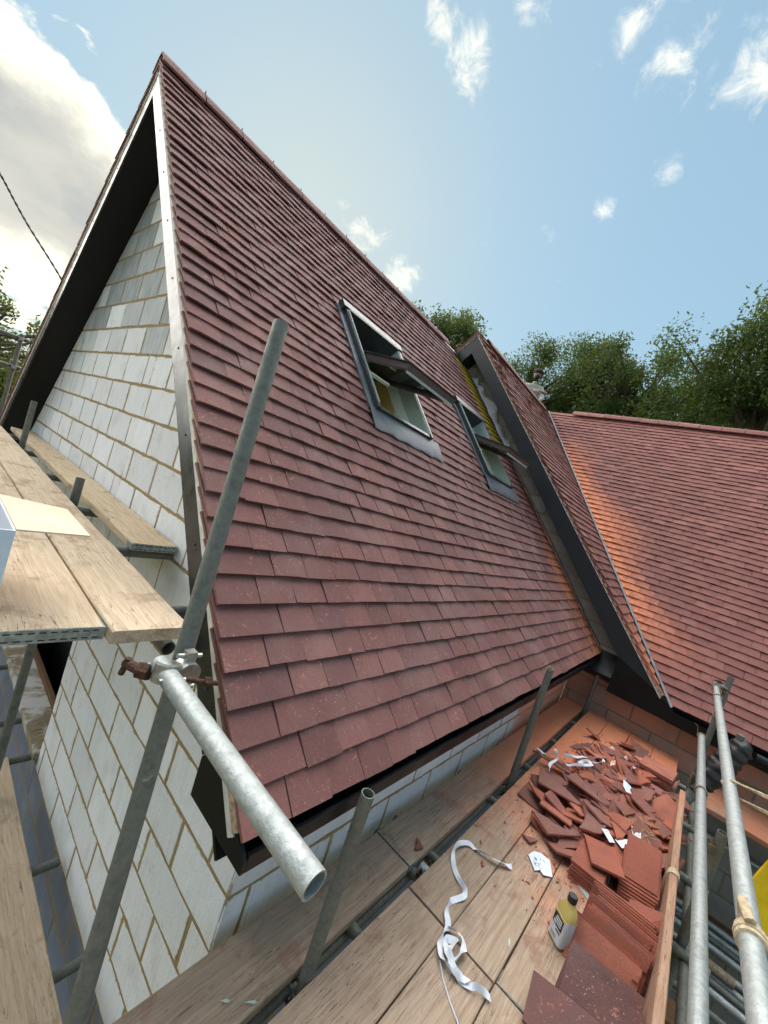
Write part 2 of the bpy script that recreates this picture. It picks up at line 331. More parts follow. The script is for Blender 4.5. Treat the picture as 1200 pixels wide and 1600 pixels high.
class MB:
    """collects shapes of ONE part"""
    def __init__(s): s.v = []; s.f = []
    def add(s, vs, fs):
        o = len(s.v); s.v += [tuple(v) for v in vs]; s.f += [tuple(i + o for i in f) for f in fs]; return s
    def box(s, x0, x1, y0, y1, z0, z1):
        return s.add([(x0, y0, z0), (x1, y0, z0), (x1, y1, z0), (x0, y1, z0), (x0, y0, z1), (x1, y0, z1), (x1, y1, z1), (x0, y1, z1)],
                     [(0, 3, 2, 1), (4, 5, 6, 7), (0, 1, 5, 4), (1, 2, 6, 5), (2, 3, 7, 6), (3, 0, 4, 7)])
    def frame(s, o, a, u, n, a0, a1, u0, u1, n0, n1):
        """box in a local frame o + a*A + u*U + n*N"""
        P = lambda i, j, k: Vector(o) + Vector(a) * i + Vector(u) * j + Vector(n) * k
        return s.add([P(a0, u0, n0), P(a1, u0, n0), P(a1, u1, n0), P(a0, u1, n0), P(a0, u0, n1), P(a1, u0, n1), P(a1, u1, n1), P(a0, u1, n1)],
                     [(0, 3, 2, 1), (4, 5, 6, 7), (0, 1, 5, 4), (1, 2, 6, 5), (2, 3, 7, 6), (3, 0, 4, 7)])
    def prism(s, poly, d):
        d = Vector(d); k = len(poly); p = [Vector(q) for q in poly]
        return s.add(p + [q + d for q in p], [tuple(range(k - 1, -1, -1)), tuple(range(k, 2 * k))] + [(i, (i + 1) % k, (i + 1) % k + k, i + k) for i in range(k)])
    def tube(s, p0, p1, r, seg=20, r1=None, hollow=0.0, cap=True):
        p0 = Vector(p0); p1 = Vector(p1); d = (p1 - p0); L = d.length; d.normalize()
        a = d.orthogonal().normalized(); bb = d.cross(a); r1 = r if r1 is None else r1
        ring = lambda c, rr: [c + (a * math.cos(2 * math.pi * i / seg) + bb * math.sin(2 * math.pi * i / seg)) * rr for i in range(seg)]
        if hollow:
            ri = r - hollow; dep = min(L * 0.3, 0.25)
            rings = [ring(p0 + d * dep, ri), ring(p0, ri), ring(p0, r), ring(p1, r1), ring(p1, ri), ring(p1 - d * dep, ri)]
        else: rings = [ring(p0, r), ring(p1, r1)]
        o = len(s.v)
        for g in rings: s.v += [tuple(q) for q in g]
        for k in range(len(rings) - 1):
            for i in range(seg):
                j = (i + 1) % seg
                s.f.append((o + k * seg + i, o + k * seg + j, o + (k + 1) * seg + j, o + (k + 1) * seg + i))
        if cap:
            s.f.append(tuple(o + i for i in range(seg - 1, -1, -1))); s.f.append(tuple(o + (len(rings) - 1) * seg + i for i in range(seg)))
        return s
    def path(s, pts, r, seg=10, rs=None):
        pts = [Vector(p) for p in pts]; o = len(s.v); prev = None
        for k, p in enumerate(pts):
            d = (pts[min(k + 1, len(pts) - 1)] - pts[max(k - 1, 0)]).normalized()
            if prev is None: a = d.orthogonal().normalized()
            else: a = (prev - d * prev.dot(d)).normalized()
            prev = a; bb = d.cross(a); rr = rs[k] if rs else r
            s.v += [tuple(p + (a * math.cos(2 * math.pi * i / seg) + bb * math.sin(2 * math.pi * i / seg)) * rr) for i in range(seg)]
        for k in range(len(pts) - 1):
            for i in range(seg):
                j = (i + 1) % seg; s.f.append((o + k * seg + i, o + k * seg + j, o + (k + 1) * seg + j, o + (k + 1) * seg + i))
        s.f.append(tuple(o + i for i in range(seg - 1, -1, -1))); s.f.append(tuple(o + (len(pts) - 1) * seg + i for i in range(seg)))
        return s
    def build(s, name, material, parent=None, smooth=None, bevel=0.0, tint=None):
        o = obj(name, s.v, s.f, material, parent, tint, smooth)
        bm = bmesh.new(); bm.from_mesh(o.data)
        if bevel: bmesh.ops.bevel(bm, geom=bm.edges[:], offset=bevel, segments=1, affect='EDGES', clamp_overlap=True)
        bmesh.ops.recalc_face_normals(bm, faces=bm.faces); bm.to_mesh(o.data); bm.free()
        return o

def clip_poly(poly, a, b, c):
    """keep a*x + b*y <= c"""
    out = []
    for i in range(len(poly)):
        p, q = poly[i], poly[(i + 1) % len(poly)]
        dp = a * p[0] + b * p[1] - c; dq = a * q[0] + b * q[1] - c
        if dp <= 0: out.append(p)
        if (dp < 0 < dq) or (dq < 0 < dp):
            k = dp / (dp - dq); out.append((p[0] + (q[0] - p[0]) * k, p[1] + (q[1] - p[1]) * k))
    return out
def area(poly):
    return 0.5 * abs(sum(poly[i][0] * poly[(i + 1) % len(poly)][1] - poly[(i + 1) % len(poly)][0] * poly[i][1] for i in range(len(poly)))) if len(poly) > 2 else 0

# ------------------------------------------------------------------ key dimensions (metres)
T = 1.087; LN = math.sqrt(1 + T * T); CO, SI = 1 / LN, T / LN
XW, YW = 1.03, 0.98            # gable wall plane, side wall plane
XV, YE = 0.745, 0.70           # verge plane, eave line
ZE = T * YE - 1.79; YR = 4.05; ZR = T * YR - 1.79
X1 = 5.70                      # wall of the raised part and the cross wing
X2 = 5.42                      # verge of the raised part, eave of the cross wing
YR2, ZR2 = 3.75, 2.95          # ridge of the raised roof
ZE2 = -1.19; XR2 = X2 + (3.06 - ZE2) / T; ZRW = 3.06
GROUND = -4.3; DECK = -1.70; GDECK = -0.59; LDECK = -2.60

ground = obj('ground', [(-400, -400, GROUND), (400, -400, GROUND), (400, 400, GROUND), (-400, 400, GROUND)], [(0, 1, 2, 3)], 'ground_soil')
tag(ground, 'bare soil and rough grass around the house', kind='structure')

house = empty('house', (3.2, 3.0, GROUND))
house['label'] = 'brick-red tiled house with white block gable, dark bargeboards and cross wing'; house['category'] = 'house'
def hp(o):
    o.parent = house; o.matrix_parent_inverse = Matrix.Translation((-3.2, -3.0, -GROUND)); return o

# ------------------------------------------------------------------ block walls
def blockwall(name, plane, axis0, axis1, z0, z1, joint_z, off, material, mortar, clips=(), holes=(), thick=0.10, flip=1, bl=0.45, ch=0.225, tintfn=None):
    """plane: function (h, z, d) -> xyz, h along the wall, d outward from the mortar face"""
    mort = MB()
    polys = [[(axis0, z0), (axis1, z0), (axis1, z1), (axis0, z1)]]
    def sub(ps):
        for (h0, h1, a0, a1) in holes:
            nx = []
            for p in ps:
                for q in (clip_poly(p, 1, 0, h0), clip_poly(p, -1, 0, -h1), clip_poly(clip_poly(clip_poly(p, -1, 0, -h0), 1, 0, h1), 0, 1, a0), clip_poly(clip_poly(clip_poly(p, -1, 0, -h0), 1, 0, h1), 0, -1, -a1)):
                    if area(q) > 1e-5: nx.append(q)
            ps = nx
        return ps
    for cpl in clips: polys = [clip_poly(p, *cpl) for p in polys]
    for p in sub(polys):
        k = len(p); mort.add([plane(h, z, 0) for h, z in p] + [plane(h, z, -thick) for h, z in p],
                             [tuple(range(k)), tuple(range(2 * k - 1, k - 1, -1))] + [(i, (i + 1) % k, (i + 1) % k + k, i + k) for i in range(k)])
    wall = hp(mort.build(name, mortar))
    k0 = int(math.floor((z0 - joint_z) / ch)); k1 = int(math.ceil((z1 - joint_z) / ch)); g = 0.0092
    for k in range(k0, k1):
        za, zb = joint_z + k * ch + g, joint_z + (k + 1) * ch - g
        h = axis0 - ((axis0 - off - (0.5 * bl if k % 2 else 0)) % bl)
        while h < axis1:
            gg = g + random.uniform(-0.001, 0.003)
            p = [(h + gg, za), (h + bl - g, za), (h + bl - g, zb), (h + gg, zb)]
            p = clip_poly(clip_poly(p, -1, 0, -axis0), 1, 0, axis1); p = clip_poly(clip_poly(p, 0, -1, -z0), 0, 1, z1)
            for cpl in clips: p = clip_poly(p, *cpl) if len(p) > 2 else p
            for q in sub([p]) if len(p) > 2 else []:
                if area(q) < 0.0008: continue
                cx = sum(a for a, _ in q) / len(q); cz = sum(a for _, a in q) / len(q)
                pr = 0.0022 + random.uniform(-0.0012, 0.0014)
                dense = []
                for i_ in range(len(q)):
                    (ax, az), (bx_, bz) = q[i_], q[(i_ + 1) % len(q)]; m_ = max(1, int(math.hypot(bx_ - ax, bz - az) / .085))
                    dense += [(ax + (bx_ - ax) * t_ / m_, az + (bz - az) * t_ / m_) for t_ in range(m_)]
                q = dense
                jit = [(a + random.gauss(0, .0020), c + random.gauss(0, .0020)) for a, c in q]
                ins = [(a + (cx - a) * 0.012 / max(.05, abs(a - cx) + .02) * .35, c + (cz - c) * 0.012 / max(.05, abs(c - cz) + .02) * .35) for a, c in jit]
                n = len(q)
                ins2 = []
                for a, c in ins:
                    dl = math.hypot(cx - a, cz - c) or 1; k_ = min(.022, .35 * dl) / dl; ins2.append((a + (cx - a) * k_, c + (cz - c) * k_))
                vs = [plane(a, c, -0.02) for a, c in jit] + [plane(a, c, pr - 0.0015) for a, c in jit] + [plane(a, c, pr) for a, c in ins] + [plane(a, c, pr) for a, c in ins2]
                fs = [(i + r_ * n, (i + 1) % n + r_ * n, (i + 1) % n + (r_ + 1) * n, i + (r_ + 1) * n) for r_ in range(3) for i in range(n)] + [tuple(range(3 * n, 4 * n))]
                if flip < 0: fs = [tuple(reversed(f)) for f in fs]
                tn = tintfn(cx, cz) if tintfn else (random.random(), random.random(), 0)
                mname = material(cx, cz) if callable(material) else material
                bo_ = obj('block', vs, fs, mname, wall, tint=tn); bo_.data.attributes.new('edge', 'FLOAT', 'POINT').data.foreach_set('value', [1.0] * (3 * n) + [0.0] * n)
            h += bl
    return wall
JZ = -0.48
def gable_tint(h, z):
    old = 0.0
    if z > 0.42 and random.random() < 0.85: old = random.uniform(0.45, 0.85)
    if 0.42 < z < 0.64 and h > 3.8: old = random.uniform(0, .25)
    return (random.random(), random.random() * (1.0 if z < 0.1 else 0.5), old)
# soffit underside in the gable: perpendicular depth 0.205 below the tile plane
SD = 0.205
zr_s = ZR - SD * LN
rake = [(T, 1, zr_s + T * YR), (-T, 1, zr_s - T * YR)]
gw = blockwall('gable_wall', lambda h, z, d: (XW - d, h, z), YW + .004, 7.1, GROUND, 2.5, JZ, 3.61, lambda h, z: 'white_block' if z > -2.64 else 'shaded_block', 'mortar', rake,
               [(3.24, 5.2, -2.662, -1.45)], thick=0.10, flip=-1, tintfn=gable_tint)
sw = blockwall('side_wall', lambda h, z, d: (h, YW - d, z), XW + 0.0015, X1 - .003, -3.2, -1.02, JZ, 1.03 + 0.10, lambda h, z: 'white_block' if z > -1.83 else 'shaded_block', 'mortar', thick=0.10, flip=1)  # courses under the deck take the darker colour as painted shade
# big opening: reveal, sill, and black panels added to paint the unlit storey behind
hp(MB().box(XW + 0.09, XW + 0.4, 3.2, 3.24, -2.7, -1.4).build('opening_reveal', 'grey_block', tint=(0.5, 0.2, 0)))
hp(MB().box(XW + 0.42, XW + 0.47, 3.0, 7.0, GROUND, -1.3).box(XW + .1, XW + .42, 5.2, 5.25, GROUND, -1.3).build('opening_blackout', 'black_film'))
hp(MB().box(XW - 0.035, XW + 0.15, 3.244, 5.196, -2.660, -2.602).build('opening_sill', 'cement_board', bevel=.003))
hp(MB().box(XW + 0.152, XW + 0.19, 3.244, 5.196, -2.660, -2.570).build('sill_upstand', 'brown_wood', bevel=.003))
def wing_tint(h, z): return (random.random(), random.random() * .6, random.choice([0, 0, 0.25, 0.5]))
# wall of the raised part, above the main roof: right rake only bounds it in view
zr2_s = ZR2 - SD * LN
ww = blockwall('raised_gable_wall', lambda h, z, d: (X1 - d, h, z), -0.35, 4.6, -1.30, 2.6, JZ, 0.12, 'grey_block', 'mortar_grey',
               [(T, 1, zr2_s + T * YR2), (-T, 1, zr2_s - T * YR2)], thick=0.10, flip=-1, tintfn=wing_tint)
wl = blockwall('wing_wall', lambda h, z, d: (X1 - d, h, z), -3.6, YW - 0.004, GROUND, -1.302, JZ, 0.02, lambda h, z: 'grey_block_dusty' if z > -1.83 else 'grey_block', 'mortar_grey', thick=0.10, flip=-1, tintfn=wing_tint)

# ------------------------------------------------------------------ tiles
TL, TW, TH, GAUGE = 0.265, 0.166, 0.012, 0.110
LIFT = 0.047
class Roof:
    def __init__(s, O, A, U, N): s.O, s.A, s.U, s.N = map(Vector, (O, A, U, N))
    def P(s, a, u, n): return s.O + s.A * a + s.U * u + s.N * n
def tile_mesh_local(w=TW, L=TL, camber=0.0025, lc=0.005, seed=0):
    """grid tile: x across from -w/2 to w/2, s from tail 0 to head L, n up; tail underside at n = 0"""
    r = random.Random(seed); nx, ns = 3, 2
    top, bot = [], []
    tw = r.uniform(-0.0030, 0.0030)
    for j in range(ns + 1):
        for i in range(nx + 1):
            x = -w / 2 + w * i / nx; sv = L * j / ns
            c = camber * (1 - (2 * x / w) ** 2) + lc * 4 * sv * (L - sv) / L / L - LIFT * sv / L + tw * (2 * x / w) * (1 - sv / L)
            e = r.uniform(-0.0012, 0.0012)
            top.append((x, sv + e, c + TH)); bot.append((x, sv + e, c))
    k = (nx + 1) * (ns + 1); fs = []
    for j in range(ns):
        for i in range(nx):
            a = j * (nx + 1) + i; fs.append((a, a + 1, a + nx + 2, a + nx + 1)); fs.append((k + a, k + a + nx + 1, k + a + nx + 2, k + a + 1))
    per = [i for i in range(nx + 1)] + [j * (nx + 1) + nx for j in range(1, ns + 1)] + [ns * (nx + 1) + i for i in range(nx - 1, -1, -1)] + [j * (nx + 1) for j in range(ns - 1, 0, -1)]
    for q in range(len(per)):
        a, c = per[q], per[(q + 1) % len(per)]; fs.append((a, k + a, k + c, c))
    return top + bot, fs
VARIANTS = [tile_mesh_local(camber=random.uniform(.0010, .0045), lc=random.uniform(.002, .009), seed=i) for i in range(14)]
VMESH = None
def lay(roof, a0, a1, rows, off, clips, holes, material, parent, singles=0, dustfn=None, halfs=True, gauge=GAUGE, jitter=1.0):
    """lays tiles; the `singles` nearest whole ones become own objects, everything else one joined mesh"""
    global VMESH
    items = []
    for k in range(rows):
        s0 = k * gauge + .028; a = a0 - ((a0 - off - (0.5 * (TW + .002) if k % 2 else 0)) % (TW + .002))
        while a < a1:
            x0, x1 = a + .001, a + TW + .001
            if halfs and x0 < a0 - 0.01: a += TW + .002; continue
            if halfs and abs(x0 - a0) > 0.02 and x0 - a0 < TW * .75: x0 = a0     # tile-and-a-half at the verge
            poly = [(x0, s0), (x1, s0), (x1, s0 + TL), (x0, s0 + TL)]; full = abs(x1 - x0 - TW) < 1e-3
            for cpl in clips:
                q = clip_poly(poly, *cpl) if len(poly) > 2 else poly
                if abs(area(q) - area(poly)) > 1e-6: full = False
                poly = q
            ps = [poly] if area(poly) > 4e-4 else []
            for (h0, h1, b0, b1) in holes:
                nx = []
                for p in ps:
                    xs = [q[0] for q in p]; ss = [q[1] for q in p]
                    if max(xs) <= h0 or min(xs) >= h1 or max(ss) <= b0 or min(ss) >= b1: nx.append(p); continue
                    full = False
                    for q in (clip_poly(p, 1, 0, h0), clip_poly(p, -1, 0, -h1), clip_poly(clip_poly(clip_poly(p, -1, 0, -h0), 1, 0, h1), 0, 1, b0), clip_poly(clip_poly(clip_poly(p, -1, 0, -h0), 1, 0, h1), 0, -1, -b1)):
                        if area(q) > 1e-3: nx.append(q)
                ps = nx
            for p in ps:
                c = roof.P((x0 + x1) / 2, s0 + .05, 0); w_ = c.dot(FWD)
                inn = w_ > 0.3 and abs(c.dot(RIGHT) / w_) < 0.98 and abs(c.dot(DOWN) / w_) < 1.29
                facing = max(0.0, -(c.normalized().dot(roof.N)))
                items.append((-(facing / (w_ * w_)) if inn else 0, k, x0, x1, s0, p, full))
            a += TW + .002
    order = sorted(range(len(items)), key=lambda i: items[i][0])
    chosen = set([i for i in order if items[i][6]][:singles])
    if singles and VMESH is None:
        VMESH = [mesh('tile', v, f, material, tint=(random.random(), 0, 0)) for v, f in VARIANTS]
    V, F, TI = [], [], []
    for i, (_, k, x0, x1, s0, p, full) in enumerate(items):
        dx = random.gauss(0, .0012) * jitter; ds = random.gauss(0, .0017) * jitter; rot = random.gauss(0, .0055) * jitter; up = abs(random.gauss(0, .0016)) * jitter
        base = -TH - LIFT * 0 + up
        cx = (x0 + x1) / 2
        if full and i in chosen:
            o = bpy.data.objects.new('tile', random.choice(VMESH)); link(o, parent)
            A, U, N = roof.A, roof.U, roof.N
            A2 = A * math.cos(rot) + U * math.sin(rot); U2 = U * math.cos(rot) - A * math.sin(rot)
            c = roof.P(cx + dx, s0 + ds, base)
            o.matrix_world = Matrix(((A2.x, U2.x, N.x, c.x), (A2.y, U2.y, N.y, c.y), (A2.z, U2.z, N.z, c.z), (0, 0, 0, 1)))
            continue
        d = dustfn(cx, s0) if dustfn else 0.0
        ti = (random.random(), d, 0)
        ov = len(V)
        if full:
            v, f = random.choice(VARIANTS); cr, sr = math.cos(rot), math.sin(rot)
            V += [roof.P(cx + dx + q[0] * cr - q[1] * sr, s0 + ds + q[0] * sr + q[1] * cr, base + q[2]) for q in v]
        else:
            n = len(p); g = lambda q: -LIFT * (q[1] - s0) / TL
            V += [roof.P(q[0] + dx, q[1] + ds, base + TH + g(q)) for q in p] + [roof.P(q[0] + dx, q[1] + ds, base + g(q)) for q in p]
            f = [tuple(range(n)), tuple(range(2 * n - 1, n - 1, -1))] + [(j, j + n, (j + 1) % n + n, (j + 1) % n) for j in range(n)]
        F += [tuple(j + ov for j in q) for q in f]; TI += [ti] * (len(V) - ov)
    o = obj('roof_tiles', V, F, material, parent, tint=TI); o['kind'] = 'stuff'
    return o

# ---- main roof
main = Roof((0, YE, ZE), (1, 0, 0), (0, CO, SI), (0, -SI, CO))
SLOPE = (YR - YE) * LN
W1 = (2.16, 2.95, 2.17, 3.27); W2 = (4.13, 4.87, 2.13, 3.20)
def sheet(mb, R, a0, a1, s0, s1, n0, n1, holes=()):
    xs = sorted({a0, a1, *[h for H in holes for h in H[:2]]}); ss = sorted({s0, s1, *[h for H in holes for h in H[2:]]})
    for i in range(len(xs) - 1):
        for j in range(len(ss) - 1):
            mx, ms = (xs[i] + xs[i + 1]) / 2, (ss[j] + ss[j + 1]) / 2
            if any(H[0] < mx < H[1] and H[2] < ms < H[3] for H in holes): continue
            mb.frame(R.O, R.A, R.U, R.N, xs[i], xs[i + 1], ss[j], ss[j + 1], n0, n1)
    return mb
HOLES = [(W1[0] + .03, W1[1] - .03, W1[2] + .03, W1[3] - .03), (W2[0] + .03, W2[1] - .03, W2[2] + .03, W2[3] - .03)]
mr = hp(sheet(MB(), main, XV + .05, X1 - .01, 0.03, SLOPE - .02, -.18, -.062, HOLES).build('main_roof', 'membrane_blue'))
mr['label'] = 'steep plum-red plain-tiled main roof slope'
BATX = 5.20     # tiles stop here high up, battens still bare
def cut_dust(x, s): return 0.85 * max(0, min(1, (x - 5.15 - 0.10 * math.sin(s * 5)) / 0.4)) * max(0, min(1, (2.0 - s) / 0.8)) + 0.25 * max(0, min(1, (x - 4.2) / 1.3)) * max(0, 1 - s)
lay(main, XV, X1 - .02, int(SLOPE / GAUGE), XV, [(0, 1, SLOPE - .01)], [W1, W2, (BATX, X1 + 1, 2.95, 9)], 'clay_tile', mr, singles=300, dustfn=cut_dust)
for k in range(27, int(SLOPE / GAUGE)):
    MB().frame(main.O, main.A, main.U, main.N, BATX - .02, X1 - .015, k * GAUGE + .03, k * GAUGE + .068, -.061, -.025).build('batten', 'batten_yellow', mr)
# the hidden far slope
back = Roof((0, 2 * YR - YE, ZE), (-1, 0, 0), (0, -CO, SI), (0, SI, CO))
hp(sheet(MB(), back, -X1, -(XV + .05), 0.03, SLOPE - .02, -.18, -.062).build('far_roof', 'black_film'))
lay(back, -X1, -XV, int(SLOPE / GAUGE), -XV, [(0, 1, SLOPE - .01), (1, 0, -XV)], [(-X1 - 1, -(XV + 1.0), -1, 9)], 'clay_tile', [o for o in house.children if o.name == 'far_roof'][0], halfs=False)
hp(obj('far_roof_covering', [back.P(-X1, 0, 0), back.P(-(XV + 1.0), 0, 0), back.P(-(XV + 1.0), SLOPE, -.01), back.P(-X1, SLOPE, -.01)], [(0, 1, 2, 3)], 'clay_tile', tint=(.4, 0, 0)))

def ridge_tiles(name, p0, p1, axis_other, material, length=0.333, n=None):
    """angular-round ridge tiles along p0 -> p1"""
    p0, p1 = Vector(p0), Vector(p1); d = (p1 - p0).normalized(); L = (p1 - p0).length; o = Vector(axis_other); z = Vector((0, 0, 1))
    root = hp(empty(name, p0)); root.matrix_parent_inverse = Matrix.Translation((-3.2, -3.0, -GROUND))
    cnt = n or int(L / length)
    prof = [(-.115, -.105), (-.075, -.052), (-.035, -.012), (0, .002), (.035, -.012), (.075, -.052), (.115, -.105)]
    for k in range(cnt):
        a, bq = k * length + .003, (k + 1) * length - .004; mb = MB(); vs = []
        lift = random.uniform(-.003, .004)
        for t_ in (a, bq):
            for th in (0, -.015):
                vs += [p0 * 0 + d * t_ + o * (u_ * (1 if not th else .93)) + z * (h_ + th + lift + .035) for u_, h_ in prof]
        m_ = len(prof); f = []
        for i in range(m_ - 1):
            f += [(i, i + 1, 2 * m_ + i + 1, 2 * m_ + i), (m_ + i, 3 * m_ + i, 3 * m_ + i + 1, m_ + i + 1), (i, m_ + i, m_ + i + 1, i + 1), (2 * m_ + i, 2 * m_ + i + 1, 3 * m_ + i + 1, 3 * m_ + i)]
        f += [(0, 2 * m_, 3 * m_, m_), (m_ - 1, 2 * m_ - 1, 4 * m_ - 1, 3 * m_ - 1)]
        mb.add(vs, f); mb.build('ridge_tile', material, root, smooth=50, tint=(random.random(), 0, 0))
        if k: MB().frame(d * (a - .004), d, o, z, -.006, .006, -.03, .03, .012, .045 + lift).build('ridge_clip', 'band_steel', root)
    return root
ridge_tiles('main_ridge', (XV - .005, YR, ZR - .02), (5.1, YR, ZR - .02), (0, -1, 0), 'clay_tile')

# ---- verge, barge, soffit, eave box of the main gable
def raked(mb, R, x0, x1, s0, s1, n0, n1): return mb.frame(R.O, R.A, R.U, R.N, x0, x1, s0, s1, n0, n1)
sgap = .20 * T
for R, sg, nm in ((main, 1, 'near'), (back, -1, 'far')):
    X = lambda a, b_: (a, b_) if sg > 0 else (-b_, -a)
    ua, ub = X(XV + .012, XV + .30); hp(raked(MB(), R, ua, ub, .04, SLOPE - .06, -.090, -.060).build('undercloak_strip', 'undercloak'))
    va, vb = X(XV + .008, XV + .05); hp(raked(MB(), R, va, vb, .05, SLOPE - .04, -.059, -.030).build('verge_mortar_bed', 'verge_mortar'))
    ba, bb_ = X(XV + .016, XV + .030); bo = hp(raked(MB(), R, ba, bb_, .262, SLOPE - .20 * T + .0, -.200, -.089).build('bargeboard', 'barge_metal', bevel=.001))
    for k in range(9):
        s_ = .45 + k * .52
        if s_ < SLOPE - .35:
            p = R.P((XV + .016) * sg, s_, -.14); MB().tube(p, p + Vector((-.003, 0, 0)), .006, 8).build('screw_cap', 'window_grey', bo)
    fa, fb = X(XV + .031, XW + .02); hp(raked(MB(), R, fa, fb, -.02, SLOPE - SD * T, -.203, -.190).build('soffit', 'black_plastic'))
# apex piece of the barge (closes the joint of the two rakes)
hp(MB().prism([(XV + .0155, YR, ZR - .089 * LN), (XV + .0155, YR - .20 * SI, ZR - .089 * LN - .20 * SI * T), (XV + .0155, YR, ZR - .200 * LN), (XV + .0155, YR + .20 * SI, ZR - .089 * LN - .20 * SI * T)], (.012, 0, 0)).build('barge_apex', 'barge_metal'))
zb = -1.105
def roofz(y, n): return T * y - 1.79 + n * LN
yb = 1.02
def yz(s_, n_): return (XV + .016, YE + s_ * CO - n_ * SI * 1.0, ZE + s_ * SI + n_ * CO)
eb = MB().prism([(XV + .016, .708, zb), (XV + .016, yb, zb), yz(.260, -.200), yz(.260, -.091), (XV + .016, .708, roofz(.708, -.030))], (.014, 0, 0))
hp(eb.build('eave_box_end', 'black_plastic', bevel=.001))
hp(MB().box(XV + .031, X1 - .02, .708, .722, zb, roofz(.708, -.022)).build('fascia', 'black_plastic', bevel=.001))
hp(MB().box(XV + .031, X1 - .02, .723, YW - .008, zb + .002, zb + .012).build('eave_soffit', 'black_plastic'))
hp(MB().box(XV + .031, XW - .012, YW - .006, yb, zb + .002, zb + .012).build('eave_return', 'black_plastic'))
hp(MB().box(XV + .031, XW - .012, yb - .012, yb, zb + .013, roofz(yb, -.209)).build('eave_box_side', 'black_plastic'))
# ---- raised roof (strip) with its dark barge
rais = Roof((0, 0, ZR2 - T * YR2), (1, 0, 0), (0, CO, SI), (0, -SI, CO))
S2 = YR2 * LN
rb = hp(sheet(MB(), rais, X2 + .05, XR2 + .2, 0.02, S2 - .02, -.18, -.062).build('raised_roof', 'black_film'))
# valley in (x, s): raised plane z = ZR2 - T*YR2 + s*SI ; wing plane z = ZE2 + T*(x - X2)
ZQ = ZR2 - T * YR2
def dust_raised(x, s): return 0.8 * max(0, 1 - s / 1.1)
lay(rais, X2, XR2 + .2, int(S2 / GAUGE), X2, [(0, 1, S2 - .01), (T, -SI, ZQ - ZE2 + T * X2 - .085)], [], 'clay_tile_wing', rb, dustfn=dust_raised)
raisb = Roof((0, 2 * YR2, ZQ), (-1, 0, 0), (0, -CO, SI), (0, SI, CO))
hp(sheet(MB(), raisb, -(XR2 + .2), -(X2 + .05), 2.0, S2 - .02, -.18, -.062).build('raised_far_roof', 'black_film'))
lay(raisb, -(XR2 + .2), -X2, int(S2 / GAUGE), -X2, [(0, 1, S2 - .01), (0, -1, -3.0), (1, 0, -X2)], [(-20, -X2 - .8, -1, 9)], 'clay_tile_wing', [o for o in house.children if o.name == 'raised_far_roof'][0], halfs=False)
for R, sg, sa in ((rais, 1, -.02), (raisb, -1, 3.9)):
    X = lambda a, b_: (a, b_) if sg > 0 else (-b_, -a)
    a_, b_ = X(X2 + .006, X2 + .2); hp(raked(MB(), R, a_, b_, sa + .03, S2 - .05, -.062, -.048).build('raised_undercloak', 'undercloak'))
    a_, b_ = X(X2 + .012, X2 + .028); hp(raked(MB(), R, a_, b_, sa, S2 - .26 * T, -.260, -.063).build('raised_bargeboard', 'anthracite', bevel=.001))
    a_, b_ = X(X2 + .029, X1 + .02); hp(raked(MB(), R, a_, b_, sa, S2 - .25 * T, -.262, -.25).build('raised_soffit', 'anthracite'))
hp(MB().prism([(X2 + .011, YR2, ZR2 - .063 * LN), (X2 + .011, YR2 - .26 * SI, ZR2 - .063 * LN - .26 * SI * T), (X2 + .011, YR2, ZR2 - .26 * LN), (X2 + .011, YR2 + .26 * SI, ZR2 - .063 * LN - .26 * SI * T)], (.014, 0, 0)).build('raised_barge_apex', 'anthracite'))
for k in range(int(S2 / GAUGE)):   # mortar dabs under the verge tiles
    if random.random() < .8:
        p = rais.P(X2 + .03, k * GAUGE + .05, -.04); hp(MB().frame(p, rais.A, rais.U, rais.N, -.028, .02, -.02 - random.random() * .015, .03, -.008, .018).build('verge_dab', 'verge_mortar'))
# foot of the raised barge: dark boxed return down to the wing eave
hp(MB().prism([(X2 + .010, -.10, ZE2 - .16), (X2 + .010, .52, ZE2 - .16), (X2 + .010, .52, ZQ + T * .52 - .25 * LN), (X2 + .010, .12, ZQ + T * .12 - .07 * LN), (X2 + .010, -.10, ZE2 - .03)], (.012, 0, 0)).build('raised_barge_foot', 'black_plastic'))
ridge_tiles('raised_ridge', (X2 + .33, YR2, ZR2 - .02), (XR2 - .3, YR2, ZR2 - .02), (0, -1, 0), 'clay_tile_wing')

# ---- cross wing roof: faces -X, ridge along Y
wing = Roof((X2, 0, ZE2), (0, -1, 0), (CO, 0, SI), (-SI, 0, CO))
SW = (XR2 - X2) * LN
wr = hp(sheet(MB(), wing, -3.9, 4.2, 0.03, SW - .02, -.18, -.062).build('wing_roof', 'black_film'))
# valley in wing coords (a = -y): s*SI + ZE2 = ZQ + T*y  ->  y = (s*SI + ZE2 - ZQ)/T ; keep y <= that - gap
def wdust(a, s):
    yv = (s * SI + ZE2 - ZQ) / T; d = yv - (-a)
    k = max(0, 1 - d / (0.62 + .18 * math.sin(s * 3.1))) ** 1.25
    prof = max(0, min(1, (s - .25) / .9)) * max(0, min(1, (4.9 - s) / 1.3))
    return 1.0 * k * prof
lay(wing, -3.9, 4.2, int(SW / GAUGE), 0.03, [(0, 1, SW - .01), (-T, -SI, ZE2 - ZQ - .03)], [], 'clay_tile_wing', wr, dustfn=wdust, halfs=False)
ridge_tiles('wing_ridge', (XR2, 3.25, ZRW + .012), (XR2, -4.2, ZRW + .012), (-1, 0, 0), 'clay_tile_wing')
hp(MB().box(XR2, XR2 + 1.2, -4.2, 5.0, 1.4, ZRW - .06).build('wing_far_roof', 'black_film'))
